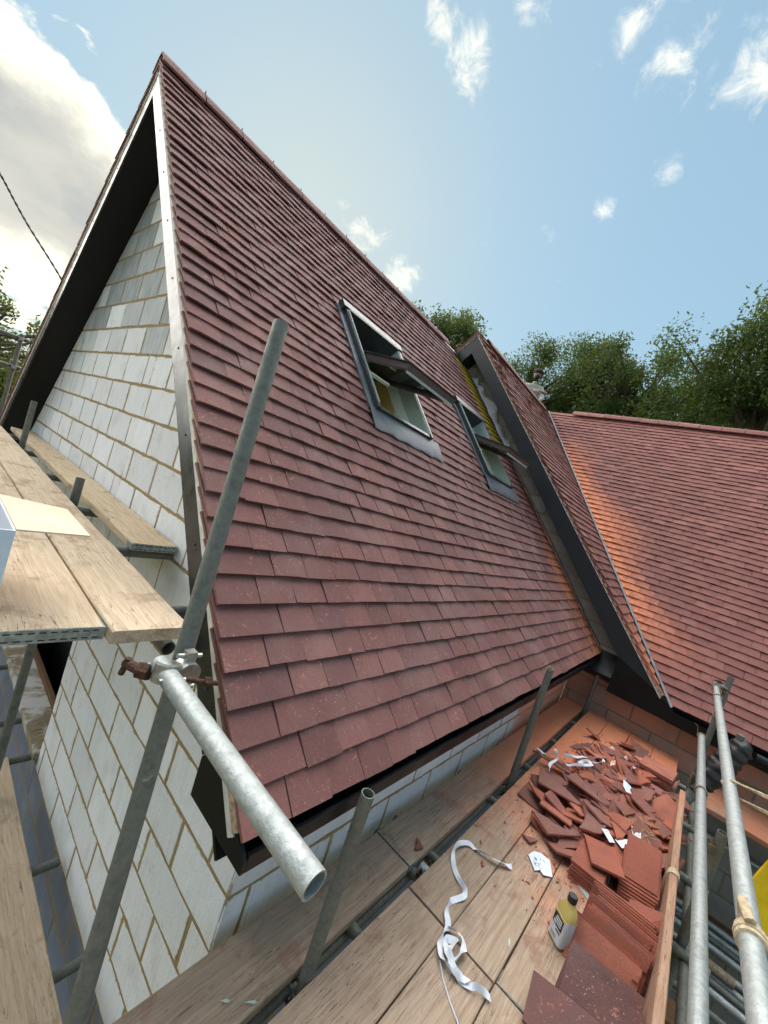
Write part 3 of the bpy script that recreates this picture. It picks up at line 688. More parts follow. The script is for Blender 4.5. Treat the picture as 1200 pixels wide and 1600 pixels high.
# lead valley gutter
vv = []
for k in range(25):
    s_ = SW * k / 24; z_ = ZE2 + s_ * SI; x_ = X2 + s_ * CO; y_ = (z_ - ZQ) / T
    vv += [Vector((x_ - .035, y_ + .0, z_ - .010)) + rais.N * .006, Vector((x_ + .004, y_ + .004, z_ - .012)), Vector((x_ + .012, y_ - .016, z_ + .006)) + wing.N * .004]
vf = [(3 * k + i, 3 * k + i + 1, 3 * k + i + 4, 3 * k + i + 3) for k in range(24) for i in range(2)]
hp(obj('valley_lead', vv, vf, 'lead_valley'))
# wing eave: fascia, soffit
hp(MB().box(X2 + .02, X2 + .036, -4.0, -.06, ZE2 - .17, ZE2 - .045).build('wing_fascia', 'black_plastic', bevel=.001))
hp(MB().box(X2 + .037, X1 - .012, -4.0, .5, ZE2 - .168, ZE2 - .156).build('wing_soffit', 'black_plastic'))
hp(MB().tube((X2 - .045, -3.9, ZE2 - .075), (X2 - .045, -.75, ZE2 - .075), .05, 14).build('gutter', 'black_plastic', smooth=40))
# loose membrane turned up against the raised wall
mv = []; 
for k in range(15):
    s_ = 3.05 + 1.35 * k / 14; wob = .03 * math.sin(k * 1.7)
    mv += [main.P(X1 - .10 + wob, s_, .005), main.P(X1 - .035, s_, .06 + .03 * math.sin(k * 2.3)), main.P(X1 - .014, s_ + .02, (.10 + .04 * math.sin(k * .9 + 1)) * (1 - abs(k - 7) / 9))]
hp(obj('loose_membrane', mv, [(3 * k + i, 3 * k + i + 1, 3 * k + i + 4, 3 * k + i + 3) for k in range(14) for i in range(2)], 'membrane_white', smooth=60))
# stepped lead flashing where the main roof meets the wall
for k in range(24):
    s_ = .1 + k * GAUGE
    MB().frame(main.O, main.A, main.U, main.N, X1 - .085 - random.random() * .02, X1 - .008, s_, s_ + .13, .004 + .0, .012 + random.random() * .01).build('soaker', 'lead', mr)

# ------------------------------------------------------------------ roof windows (centre-pivot, standing open)
def roof_window(Wd, ang, label):
    a0, a1, s0, s1 = Wd; root = hp(empty('roof_window', main.P((a0 + a1) / 2, s0, 0))); root['label'] = label
    inv = (main.P((a0 + a1) / 2, s0, 0)) * -1
    def part(mb, name, mt, par=root, **k):
        o = mb.build(name, mt, par, **k); o.matrix_parent_inverse = Matrix.Translation(inv); return o
    F = lambda mb, x0, x1, u0, u1, n0, n1: mb.frame(main.O, main.A, main.U, main.N, x0, x1, u0, u1, n0, n1)
    fr = .036; hi = .050
    part(F(MB(), a0, a0 + fr, s0, s1, -.10, hi), 'frame_stile', 'window_grey', bevel=.003)
    part(F(MB(), a1 - fr, a1, s0, s1, -.10, hi), 'frame_stile', 'window_grey', bevel=.003)
    part(F(MB(), a0 + fr, a1 - fr, s0, s0 + fr, -.10, hi - .01), 'frame_sill', 'window_grey', bevel=.003)
    part(F(MB(), a0 + fr, a1 - fr, s1 - fr, s1, -.10, hi + .01), 'frame_head', 'window_grey', bevel=.003)
    part(F(MB(), a0 - .03, a1 + .03, s1 - .02, s1 + .07, -.01, hi + .012), 'top_cover', 'window_grey', bevel=.004)
    part(F(MB(), a0 + .012, a0 + .018, s0 + .04, s1 - .05, hi + .001, hi + .012), 'seal', 'window_light')
    # reveal lining on the far side and below
    part(F(MB(), a1 - fr - .012, a1 - fr - .001, s0 + fr, s1 - fr, -.10, .045), 'reveal_frame', 'window_light')
    part(F(MB(), a1 - fr - .016, a1 - fr - .002, s0 + fr, s1 - fr, -.20, -.101), 'reveal_lining', 'lining_mint')
    part(F(MB(), a1 - fr - .030, a1 - fr + .03, s0 - .2, s1 + .2, -.42, -.205), 'rafter', 'rafter_wood')
    part(F(MB(), a0 + fr + .002, a0 + fr + .014, s0 + fr, s1 - fr, -.20, .03), 'reveal_lining', 'lining_mint')
    part(F(MB(), a0 + fr, a1 - fr, s0 + fr + .001, s0 + fr + .012, -.20, .03), 'reveal_lining', 'lining_mint')
    # flashing apron
    nx = 14; vs = []
    for i in range(nx + 1):
        x = a0 - .07 + (a1 - a0 + .20) * i / nx
        vs += [main.P(x, s0 + .012, hi - .03), main.P(x, s0 - .04, .016), main.P(x, s0 - .17 - .012 * math.sin(i * 1.9) - .012 * (i % 3 == 0), .010 + .004 * math.sin(i * 2.6)), main.P(x, s0 - .19 - .010 * math.sin(i * 1.9), .003)]
    part(MB().add(vs, [(4 * i + j, 4 * i + 4 + j, 4 * i + 5 + j, 4 * i + 1 + j) for i in range(nx) for j in range(3)]), 'flashing_apron', 'lead', smooth=60)
    part(F(MB(), a0 - .06, a0 - .002, s0, s1 + .05, -.02, .012), 'side_flashing', 'lead')
    part(F(MB(), a1 + .002, a1 + .06, s0, s1 + .05, -.02, .012), 'side_flashing', 'lead')
    # sash, rotated about the pivot line: lower half swings out
    pc = (s0 + s1) / 2 + .03; pv = main.P(0, pc, .03); q = Matrix.Rotation(-math.radians(ang), 3, main.A)
    U2 = q @ main.U; N2 = q @ main.N
    if (U2 * -1).dot(main.N) < 0: q = Matrix.Rotation(math.radians(ang), 3, main.A); U2 = q @ main.U; N2 = q @ main.N
    G = lambda mb, x0, x1, u0, u1, n0, n1: mb.frame(pv, main.A, U2, N2, x0, x1, u0, u1, n0, n1)
    x0, x1, h = a0 + fr + .008, a1 - fr - .008, (s1 - s0) / 2 - .022; st = .042
    sash = part(G(MB(), x0, x0 + st, -h, h, -.030, .022), 'sash', 'window_brown', bevel=.003)
    for mb, nm, mt in ((G(MB(), x1 - st, x1, -h, h, -.030, .022), 'sash_stile', 'window_brown'), (G(MB(), x0 + st, x1 - st, -h, -h + .07, -.030, .022), 'sash_rail', 'window_brown'),
                       (G(MB(), x0 + st, x1 - st, h - .07, h, -.030, .022), 'sash_rail', 'window_brown'), (G(MB(), x0 + st, x1 - st, -h + .07, h - .07, -.006, .014), 'pane', 'window_glass'),
                       (G(MB(), x0 - .012, x0 + .03, -h - .012, h, .023, .031), 'sash_cover', 'window_grey'), (G(MB(), x1 - .03, x1 + .012, -h - .012, h, .023, .031), 'sash_cover', 'window_grey'),
                       (G(MB(), x0 + .03, x1 - .03, -h - .012, -h + .05, .023, .031), 'sash_cover', 'window_grey'), (G(MB(), x0 + .01, x1 - .01, -h + .0, -h + .010, -.050, -.031), 'sash_seal', 'window_light')):
        o = mb.build(nm, mt, sash); o.matrix_parent_inverse = Matrix.Identity(4)
    part(MB().tube(main.P(x0 + .02, pc - .02, -.06), main.P(x1 - .25, pc - .02, -.06), .016, 12), 'vent_bar', 'lining_mint', smooth=40)
    for xx in (x0 + .0, x1 - .0): part(MB().tube(main.P(xx - .015, pc, .03), main.P(xx + .015, pc, .03), .03, 14), 'pivot_hinge', 'band_steel', smooth=40)
roof_window(W1, 39, 'open pivoting roof window nearer the gable')
roof_window(W2, 37, 'open pivoting roof window beside the raised dark barge')

# ------------------------------------------------------------------ scaffold tubes
R_T = 0.02415
def tube(parent, name, p0, p1, material='galvanised_dull', r=R_T):
    return MB().tube(p0, p1, r, 24, hollow=.0035).build(name, material, parent, smooth=40)
def coupler(parent, c, d0, d1, rusty=True, sc=1.0):
    """right-angle coupler: two collars round crossing tubes, bolts and nuts"""
    c = Vector(c); d0 = Vector(d0).normalized(); d1 = Vector(d1).normalized(); n = d0.cross(d1).normalized()
    mb = MB()
    for d, off in ((d0, -R_T), (d1, R_T)):
        cc = c + n * off * 1.05; mb.tube(cc - d * .022, cc + d * .022, R_T + .0065, 20)
    o = mb.build('coupler', 'bright_steel' if not rusty else 'band_steel', parent, smooth=35)
    for d, e, off in ((d0, d1, -R_T), (d1, d0, R_T)):
        cc = c + n * off * 1.05
        for sg in (-1, 1):
            q = cc + e * sg * (R_T + .016)
            MB().tube(q - n * .032, q + n * .034, .0062, 8).tube(q - n * .012, q + n * .004, .0125, 6).box(*(v for k in range(3) for v in (q[k] - .013, q[k] + .013))).build('bolt', 'rusty_steel' if rusty else 'bright_steel', o)
    return o
def wire_tie(parent, c, d, r=.030):
    """a few turns of twisted tie wire with loose ends"""
    c = Vector(c); d = Vector(d).normalized(); a = d.orthogonal().normalized(); bb = d.cross(a); pts = []
    for k in range(40):
        an = k * .62; pts.append(c + d * (.006 * math.sin(k * 1.3) + (k - 20) * .0004) + (a * math.cos(an) + bb * math.sin(an)) * (r + .002 * math.sin(k * 2.1)))
    e = c + a * r; pts += [e + a * .02 + d * .01, e + a * .05 + bb * .015 + d * .02, e + a * .075 + bb * .01 - d * .01]
    return MB().path(pts, .0028, 6).build('tie_wire', 'tie_wire', parent, smooth=60)

es = empty('scaffold', (3.0, 0.2, GROUND)); tag(es, 'grey tube scaffold under the eaves deck, with standards and guard rails', 'scaffold')
def ep(o): o.matrix_parent_inverse = Matrix.Translation((-3.0, -.2, -GROUND)); return o
YG = .662
for x, zt in ((1.205, -1.005), (3.165, -.83), (5.56, -1.215)):
    ep(tube(es, 'standard', (x, YG, GROUND), (x, YG, zt)))
XS, YS = 4.98, -.375
ep(tube(es, 'standard', (XS, YS, GROUND), (XS, YS, -.60)))
ep(tube(es, 'standard', (-.55, -.375, GROUND), (-.55, -.375, -.45)))
ep(tube(es, 'standard', (2.95, -.40, GROUND), (2.95, -.40, -1.12)))
ra = ep(tube(es, 'guard_rail', (-1.2, -.295, -.725), (4.82, -.295, -.725), 'galvanised'))
rb_ = ep(tube(es, 'guard_rail', (-1.2, -.300, -1.105), (4.55, -.300, -1.105), 'galvanised'))
ep(tube(es, 'ledger', (-1.2, -.43, -1.80), (5.5, -.43, -1.80)))
ep(tube(es, 'ledger', (-1.2, YG + .05, -1.80), (5.6, YG + .05, -1.80)))
for x in (-.4, .55, 1.50, 1.95, 2.12, 2.9, 3.6, 4.35, 5.1):
    ep(tube(es, 'transom', (x, -.52, -1.763), (x, YW - .03, -1.763)))
for x in (1.205, 3.165): ep(coupler(es, (x, YG + .025, -1.80), (0, 0, 1), (1, 0, 0)))
ep(coupler(es, (1.98, YG - .01, -1.765), (1, 0, 0), (0, 1, 0)))
ep(coupler(es, (1.92, .87, -1.762), (0, 1, 0), (1, 0, 0))); ep(coupler(es, (2.10, .90, -1.76), (0, 1, 0), (1, 0, 0)))
ep(coupler(es, (4.97, -.335, -.725), (0, 0, 1), (1, 0, 0)))
for c_, d_ in (((4.80, -.295, -.725), (1, 0, 0)), ((4.36, -.297, -.725), (1, 0, 0)), ((4.52, -.300, -1.105), (1, 0, 0)), ((3.30, -.300, -1.105), (1, 0, 0)), ((XS, YS, -.80), (0, 0, 1)), ((XS, YS, -.98), (0, 0, 1))):
    ep(wire_tie(es, c_, d_))
ep(wire_tie(es, (3.165, YG, -.835), (0, 0, 1), .026)); ep(wire_tie(es, (2.93, -.36, -1.2), (0, 0, 1)))
# fabric strap tied round the near upper rail
sp_ = MB()
for k in range(3): sp_.tube((1.40 + .014 * k, -.295, -.725), (1.413 + .014 * k, -.295, -.725), .031 + .002 * (k % 2), 18)
sp_.path([(1.41, -.32, -.70), (1.44, -.36, -.72), (1.46, -.42, -.77), (1.45, -.47, -.80)], .012, 8).path([(1.42, -.285, -.69), (1.46, -.27, -.675), (1.47, -.28, -.71)], .012, 8)
ep(sp_.build('strap', 'rope_tan', es, smooth=50))
# lower lift of the same scaffold, beyond the toe board
ep(tube(es, 'ledger', (5.60, -3.2, -2.23), (5.60, -.30, -2.23), 'galvanised'))
for k in range(13):
    x = 5.22 - .083 * k; z = -2.80 + .045 * (k % 2) + .02 * (k % 3)
    ep(tube(es, 'ledger', (x, -3.0 - .2 * (k % 3), z), (x, -.30 - .06 * (k % 4), z), 'galvanised' if k % 3 else 'galvanised_dull'))
ep(MB().tube((4.55, -.95, -2.70), (4.55, -.62, -2.70), .034, 16).build('sleeve', 'tie_wire', es, smooth=40))

gs = empty('scaffold', (.5, 3.5, GROUND)); tag(gs, 'tube scaffold carrying the boards along the white block gable', 'scaffold')
def gp(o): o.matrix_parent_inverse = Matrix.Translation((-.5, -3.5, -GROUND)); return o
# leaning tube in front of the roof, and the stub tube clamped to it
PT, PB = Vector((.664, 1.163, .395)), Vector((.497, .831, -1.438))
dirp = (PB - PT).normalized(); low_end = PT + dirp * 4.6
gp(tube(gs, 'standard', PT, low_end))
gp(tube(gs, 'transom', (.512, .975, -.600), (.512, .318, -.612), 'galvanised'))
gp(coupler(gs, (.540, .935, -.603), (0, 1, 0), dirp, False)); 
gp(MB().tube((.475, .985, -.618), (.462, 1.045, -.628), .013, 10).tube((.462, 1.035, -.610), (.455, 1.04, -.655), .008, 8).tube((.49, .965, -.615), (.472, .99, -.618), .021, 6).build('rusty_clamp', 'rusty_steel', gs, smooth=35))
gp(MB().tube((.55, .895, -.604), (.625, .868, -.612), .0065, 10).tube((.592, .880, -.608), (.606, .875, -.6095), .012, 6).build('clamp_bolt', 'rusty_steel', gs))
XG = .728
for y, zt in ((2.95, -.49), (5.0, -.20)): gp(tube(gs, 'standard', (XG, y, GROUND), (XG, y, zt)))
gp(tube(gs, 'standard', (.02, 2.95, GROUND), (.02, 2.95, .5))); gp(tube(gs, 'standard', (.79, 7.45, GROUND), (.79, 7.45, .50)))
for z in (.44, .06): gp(tube(gs, 'guard_rail', (-.8, 7.42, z), (.88, 7.42, z)))
gp(coupler(gs, (.79, 7.435, .44), (0, 0, 1), (1, 0, 0))); gp(coupler(gs, (.79, 7.435, .06), (0, 0, 1), (1, 0, 0)))
for y in (1.45, 2.16, 2.9, 3.9, 4.95, 6.0): gp(tube(gs, 'transom', (-.7, y, GDECK - .062 - .03), (1.015, y, GDECK - .062 - .03)))
gp(tube(gs, 'ledger', (XG - .03, 1.3, -.745), (XG - .03, 7.0, -.745)))
for y in (1.75, 2.35, 3.3, 3.75, 4.6): gp(tube(gs, 'transom', (-.6, y, LDECK - .066), (1.0, y, LDECK - .066)))
gp(tube(gs, 'ledger', (XG - .05, .6, LDECK - .115), (XG - .05, 6.5, LDECK - .115)))

# ------------------------------------------------------------------ boards
def board(x, y, z, L, wdt, yaw, material, label, group, th=.038, band=(), roll=0.0, pitch=0.0, name='scaffold_board'):
    """x, y, z: middle of the top face; length along local X"""
    n = 9; vs = []; r = random.Random(hash((round(x, 2), round(y, 2), round(z, 2))) & 0xffff)
    sec = [(-wdt / 2, -th), (-wdt / 2, -.004), (-wdt / 2 + .004, 0), (0, r.uniform(-.001, .0015)), (wdt / 2 - .004, 0), (wdt / 2, -.004), (wdt / 2, -th)]
    for i in range(n + 1):
        xx = -L / 2 + L * i / n; dy = r.gauss(0, .0012); dz = r.gauss(0, .001)
        vs += [(xx, a + dy, c + dz) for a, c in sec]
    m_ = len(sec); fs = [(i * m_ + j, i * m_ + (j + 1) % m_, (i + 1) * m_ + (j + 1) % m_, (i + 1) * m_ + j) for i in range(n) for j in range(m_)]
    fs += [tuple(range(m_ - 1, -1, -1)), tuple(n * m_ + j for j in range(m_))]
    root = empty(name, (x, y, z)); root.rotation_euler = (roll, pitch, yaw)
    o = obj('plank', vs, fs, material, root)
    bm = bmesh.new(); bm.from_mesh(o.data); bmesh.ops.recalc_face_normals(bm, faces=bm.faces); bm.to_mesh(o.data); bm.free()
    for e in band:
        s_ = -1 if e < 0 else 1; x0 = s_ * L / 2; mb = MB()
        mb.box(min(x0, x0 + s_ * .003), max(x0, x0 + s_ * .003), -wdt / 2 - .002, wdt / 2 + .002, -th + .001, .0)
        for sy in (-1, 1): mb.box(min(x0, x0 - s_ * .07), max(x0, x0 - s_ * .07), sy * (wdt / 2 + .001) - .001, sy * (wdt / 2 + .001) + .001, -th + .002, -.002)
        eb_ = mb.build('end_band', 'band_steel', root, bevel=.0006)
        for k in range(9):
            for zz in (-.009, -.029):
                yy = -wdt / 2 + .02 + k * (wdt - .04) / 8; MB().box(min(x0 + s_ * .0028, x0 + s_ * .0042), max(x0 + s_ * .0028, x0 + s_ * .0042), yy - .007, yy + .007, zz - .0015, zz + .0015).build('slot', 'label_black', eb_)
    return tag(root, label, 'board', group)
GE = 'boards of the eaves deck'
XJ = 1.80
def xb(x0, x1, y0, y1, label, z=DECK, material='deck_board', band=(), **k):
    return board((x0 + x1) / 2, (y0 + y1) / 2, z, x1 - x0, y1 - y0, 0, material, label, GE, band=band, **k)
xb(-1.6, 1.885, .695, .918, 'near scaffold board right against the white side wall below the eave', z=DECK - .004)
xb(1.897, 5.60, .695, .918, 'far scaffold board along the side wall, turning orange with tile dust', band=(-1,))
xb(-1.6, 1.795, .418, .638, 'near deck board on the outer side of the gap with the short pole')
xb(1.805, 5.62, .413, .632, 'long deck board under the white ribbon bend and broken tiles', band=())
xb(-1.6, 1.79, .193, .414, 'near deck board under the crumpled ribbon knot')
xb(1.80, 5.62, .190, .409, 'long deck board under the torn sheet of paper')
xb(-1.6, 1.805, -.036, .188, 'near deck board in the bottom of the picture, left of the dark tiles', z=DECK - .002)
xb(1.815, 5.62, -.040, .186, 'long deck board carrying the amber bottle', band=(-1,))
xb(-1.6, 2.02, -.266, -.044, 'near deck board beneath the front tile stack')
xb(2.03, 5.62, -.266, -.044, 'long deck board along the toe board under the tile stacks')
GW = 'boards of the cross wing deck'
for k, (y0, y1, l_) in enumerate(((-.62, -.40, 'dusty orange board crossing behind the end of the guard rails'),)): pass
for k, l_ in enumerate(('dusty orange wing deck board nearest the wing wall', 'dusty orange wing deck board second from the wing wall', 'dusty orange wing deck board on the outer edge of the wing deck')):
    board(5.50 - .235 * k, -2.1, DECK - .045, 3.3, .225, math.pi / 2, 'wing_board', l_, GW)
# toe board on edge
tb = board(2.55, -.269 - .018, DECK + .226, 3.3, .036, 0, 'toe_timber', 'upright orange-stained toe board along the outer edge of the deck', 'toe boards', th=.222, name='toe_board')
MB().tube((.42 - .0, 0, -.02), (.47, 0, -.02), .030, 14).build('strap', 'rope_tan', tb, smooth=50)
GG = 'boards of the gable deck'
def yb_(x0, x1, y0, y1, z, material, label, group=GG, band=(), **k):
    return board((x0 + x1) / 2, (y0 + y1) / 2, z, y1 - y0, x1 - x0, math.pi / 2, material, label, group, band=band, **k)
yb_(.449, .668, 1.147, 2.02, GDECK, 'pale_board', 'short pale split board with bare end grain beside the leaning pole')
yb_(.452, .672, 2.03, 6.0, GDECK - .008, 'pale_board', 'long pale gable deck board beyond the short split one', pitch=.0)
yb_(.217, .441, 1.185, 4.6, GDECK - .002, 'pale_board', 'pale gable deck board with a perforated steel end band, beside the white box', band=(-1,))
yb_(-.015, .208, 1.20, 4.8, GDECK - .003, 'pale_board', 'pale gable deck board mostly under the white box', band=(-1,))
yb_(.222, .446, 4.61, 7.0, GDECK, 'pale_board', 'far pale gable deck board near the lower left end of the gable')
yb_(.797, 1.018, 2.11, 6.4, GDECK - .028, 'muddy_board', 'mud-stained board with steel end band lying against the gable blocks', band=(-1,))
GL = 'boards of the lower gable deck'
yb_(.625, .853, .35, 3.27, LDECK, 'pale_board', 'tan board of the lower gable deck in the bottom left corner', GL)
yb_(.385, .61, 3.5, 6.2, LDECK, 'brown_wood', 'dark brown board of the lower deck beyond the tan one', GL)
yb_(.15, .375, 3.5, 6.2, LDECK, 'brown_wood', 'outermost dark brown board of the lower deck', GL)
# lower lift planks beyond the toe board
for k, (x, z, l_) in enumerate(((4.02, -2.84, 'brown plank of the lower lift just in front of the stored tubes'), (3.72, -2.90, 'brown plank of the lower lift, second in front of the stored tubes'), (3.42, -2.92, 'brown plank of the lower lift at the bottom edge'), (5.40, -2.86, 'brown plank of the lower lift at the foot of the wing wall'))):
    board(x, -1.9, z, 3.2, .225, math.pi / 2, 'brown_wood', l_, 'planks of the lower lift')

# ------------------------------------------------------------------ loose roof tiles on the deck
def loose_tile_local(w=TW, L=TL, nibs=True, camber=.004):
    """plain tile lying in its own XY plane, smooth face up (+Z), two nibs underneath at the head"""
    nx, ns = 2, 4; top, bot = [], []
    for j in range(ns + 1):
        for i in range(nx + 1):
            x = -w / 2 + w * i / nx; y = -L / 2 + L * j / ns; c = camber * (1 - (2 * y / L) ** 2)
            top.append((x, y, c + TH)); bot.append((x, y, c))
    k = len(top); fs = []
    for j in range(ns):
        for i in range(nx):
            a = j * (nx + 1) + i; fs.append((a, a + 1, a + nx + 2, a + nx + 1)); fs.append((k + a, k + a + nx + 1, k + a + nx + 2, k + a + 1))
    per = list(range(nx + 1)) + [j * (nx + 1) + nx for j in range(1, ns + 1)] + [ns * (nx + 1) + i for i in range(nx - 1, -1, -1)] + [j * (nx + 1) for j in range(ns - 1, 0, -1)]
    for q in range(len(per)): a, c = per[q], per[(q + 1) % len(per)]; fs.append((a, k + a, k + c, c))
    mb = MB().add(top + bot, fs)
    if nibs:
        for sx in (-1, 1): mb.box(sx * w * .27 - .012, sx * w * .27 + .012, L / 2 - .026, L / 2 - .004, -.011, .004)
    return mb
LT = {}
for key, mt, w_ in (('red', 'clay_red', TW), ('dark', 'clay_dark', TW), ('wide', 'clay_red', .248)):
    tmp = loose_tile_local(w_).build('loose_tile', mt, tint=(random.random(), 0, 0)); LT[key] = tmp.data; bpy.data.objects.remove(tmp)
def loose(kind, loc, xdir, zdir, label, group):
    z = Vector(zdir).normalized(); x = Vector(xdir); x = (x - z * x.dot(z)).normalized(); y = z.cross(x)
    o = bpy.data.objects.new('loose_tile', LT[kind]); link(o)
    o.matrix_world = Matrix(((x.x, y.x, z.x, loc[0]), (x.y, y.y, z.y, loc[1]), (x.z, y.z, z.z, loc[2]), (0, 0, 0, 1)))
    return tag(o, label, 'roof tile', group)
# front row: tiles on their long edge leaning one on another, flatter towards the camera
ORD = ['first', 'second', 'third', 'fourth', 'fifth', 'sixth', 'seventh', 'eighth', 'ninth', 'tenth', 'eleventh', 'twelfth']
GF = 'tiles leaning in the front row'
xb0 = 2.545
for k in range(12):
    ang = math.radians(76 - 1.9 * k + random.uniform(-1.5, 1.5)); xb0 -= .0225 + (.045 if k in (7, 10) else 0)
    up = Vector((math.cos(ang), random.uniform(-.02, .02), math.sin(ang))); nrm = Vector((-math.sin(ang), 0, math.cos(ang)))
    yc = -.132 + random.uniform(-.02, .02) + (.02 if k > 7 else 0); c = Vector((xb0, yc, DECK + .004)) + up * (TW / 2)
    yaw = random.uniform(-.07, .07) + (.10 if k in (4, 8) else 0)
    # length lies along Y; red underside faces the camera
    ln = Vector((math.sin(yaw), math.cos(yaw), 0))
    loose('red', c - nrm * -.0, up, -nrm, f'{ORD[k]} leaning red tile of the front row, counted from the loose shim side', GF)
GD = 'dark tiles in front'
for k, (x, y, z, tl, yw) in enumerate(((2.085, -.125, DECK + .078, 46, .06), (2.05, -.118, DECK + .082, 42, -.02), (1.995, -.13, DECK + .088, 36, .09), (1.86, -.05, DECK + .045, 18, .16))):
    a_ = math.radians(tl); up = Vector((math.cos(a_), yw, math.sin(a_))); nrm = Vector((-math.sin(a_), 0, math.cos(a_)))
    loose('dark', (x, y, z), up, nrm, ['dark tile lying under two others before the leaning front row', 'dark tile in the middle of the front pile', 'topmost dark plum tile of the front pile', 'dark tile sliding off the front pile towards the bottom edge'][k], GD)
GM = 'flat pile in the middle'
for k in range(6):
    loose('red', (2.80 + random.uniform(-.008, .008), .055 + random.uniform(-.006, .006), DECK + .002 + k * .0165), (random.uniform(-.05, .05), -1, 0), (.02, .0, 1),
          f'{ORD[k]} red tile from the bottom of the flat pile beside the paper sheet', GM)
loose('red', (2.87, .02, DECK + .115), (.35, -1, .0), (.06, .1, 1), 'single red tile lying askew on top of the flat middle pile', GM)
GN = 'sloping pile in the middle'
for k in range(10):
    a_ = math.radians(4 + 2.2 * k); loose('red', (2.90 + .008 * k, -.155 + random.uniform(-.006, .006), DECK + .010 + k * .0155 + .05 * math.sin(a_)), (.12, -1, 0), (-math.sin(a_), 0.02, math.cos(a_)),
          f'{ORD[k]} red tile from the bottom of the sloping fanned pile', GN)
GB = 'pile against the toe board'
for k in range(10):
    loose('wide', (4.60 + random.uniform(-.01, .01), -.115 + random.uniform(-.008, .008), DECK + .004 + k * .0158), (.10 + random.uniform(-.02, .02), 1, 0), (0.02, .05, 1), f'{ORD[k]} tile from the bottom of the far square pile by the toe board end', GB)
loose('red', (3.92, -.20, DECK + .10), (.5, 1, .35), (-.55, .15, .8), 'whole red tile propped against the toe board by the heap', 'odd tiles')
# red ridge-shaped offcut by the toe board
o = MB().add([(2.50, -.14, -1.60), (2.58, -.28, -1.555), (2.66, -.31, -1.50), (2.70, -.14, -1.585), (2.52, -.15, -1.615), (2.56, -.29, -1.60), (2.67, -.315, -1.515), (2.71, -.15, -1.60)],
             [(0, 1, 2, 3), (7, 6, 5, 4), (0, 4, 5, 1), (1, 5, 6, 2), (2, 6, 7, 3), (3, 7, 4, 0)]).build('tile_offcut', 'clay_red', tint=(.4, 0, 0)); tag(o, 'folded red tile offcut poking over the toe board', 'tile offcut')

# ------------------------------------------------------------------ heap of broken tiles
def heap_h(x, y):
    d = ((x - 3.75) / 1.15) ** 2 + ((y - .02) / .40) ** 2
    return .10 * max(0, 1 - d) ** .7 + (.03 if y < -.12 and 3.2 < x < 4.3 else 0)
def jag(p, q, n, amp):
    out = []; d = (q[0] - p[0], q[1] - p[1]); L_ = math.hypot(*d) or 1; nx_, ny_ = -d[1] / L_, d[0] / L_
    for k in range(1, n + 1):
        t_ = (k + random.uniform(-.3, .3)) / (n + 1); o_ = random.gauss(0, amp); out.append((p[0] + d[0] * t_ + nx_ * o_, p[1] + d[1] * t_ + ny_ * o_))
    return out
def shard(x, y, size, kind, tilt=.35, elong=None, zadd=0.0, name='tile_shard'):
    """a piece snapped off a plain tile: some straight factory edges, the rest a jagged fracture"""
    el = elong or random.uniform(1.1, 2.2); a_, b_ = size * el * .5, size * .5; amp = size * .035; typ = random.random()
    if typ < .4:    # corner piece
        p = [(-a_, -b_), (a_, -b_)]; p += jag((a_, -b_), (-a_, b_), 5, amp * 1.6) + [(-a_, b_)]
    elif typ < .75: # strip, snapped at both ends
        k1, k2 = random.uniform(-.3, .3) * b_, random.uniform(-.3, .3) * b_
        p = [(-a_ + k1, -b_), (a_ + k2, -b_)] + jag((a_ + k2, -b_), (a_ - k2, b_), 3, amp) + [(a_ - k2, b_), (-a_ - k1, b_)] + jag((-a_ - k1, b_), (-a_ + k1, -b_), 3, amp)
    else:           # splinter, fractured all round
        q = [(-a_, -b_ * .2), (-a_ * .2, -b_), (a_, -b_ * random.uniform(-.2, .6)), (a_ * random.uniform(.1, .6), b_)]
        p = []
        for i in range(4): p += [q[i]] + jag(q[i], q[(i + 1) % 4], 2, amp)
    n = len(p); o = MB().prism([(u_, v_, 0) for u_, v_ in p], (0, 0, TH)).build(name, kind, tint=(random.random(), .12, 0), bevel=.0012 if zadd else 0)
    if kind == 'clay_dark':     # only the weathered face is dark; the body of the clay is red
        o.data.materials.append(M['clay_red'])
        for f in o.data.polygons:
            if f.normal.z < .5: f.material_index = 1
    o.location = (x, y, DECK + heap_h(x, y) * random.uniform(.5, 1.0) + .004 + zadd); o.rotation_euler = (random.gauss(0, tilt), random.gauss(0, tilt), random.uniform(0, 6.28))
    return o
GH = 'broken tile shards heaped on the deck'
for k in range(330):
    x = random.gauss(3.85, .58); y = random.gauss(.04, .22)
    if not (2.85 < x < 5.3 and -.25 < y < .56) or ((x - 3.9) / 1.35) ** 2 + ((y - .06) / .50) ** 2 > 1: continue
    sz = random.uniform(.07, .20); mt = random.choice(['clay_dark', 'clay_dark', 'clay_red', 'clay_red', 'clay_tile_wing', 'clay_tile'])
    cn = {'clay_dark': 'dark plum', 'clay_red': 'bright orange-red', 'clay_tile_wing': 'pale red-brown', 'clay_tile': 'red-brown'}[mt]
    zn = 'at the back of the heap' if x > 4.35 else 'at the near end of the heap' if x < 3.35 else 'on the heap near the toe board' if y < -.05 else 'on the heap near the house wall' if y > .22 else 'in the middle of the heap'
    tag(shard(x, y, sz, mt, .24), f"{'large' if sz > .14 else 'small'} {cn} broken tile shard {zn}", 'tile shard', GH)
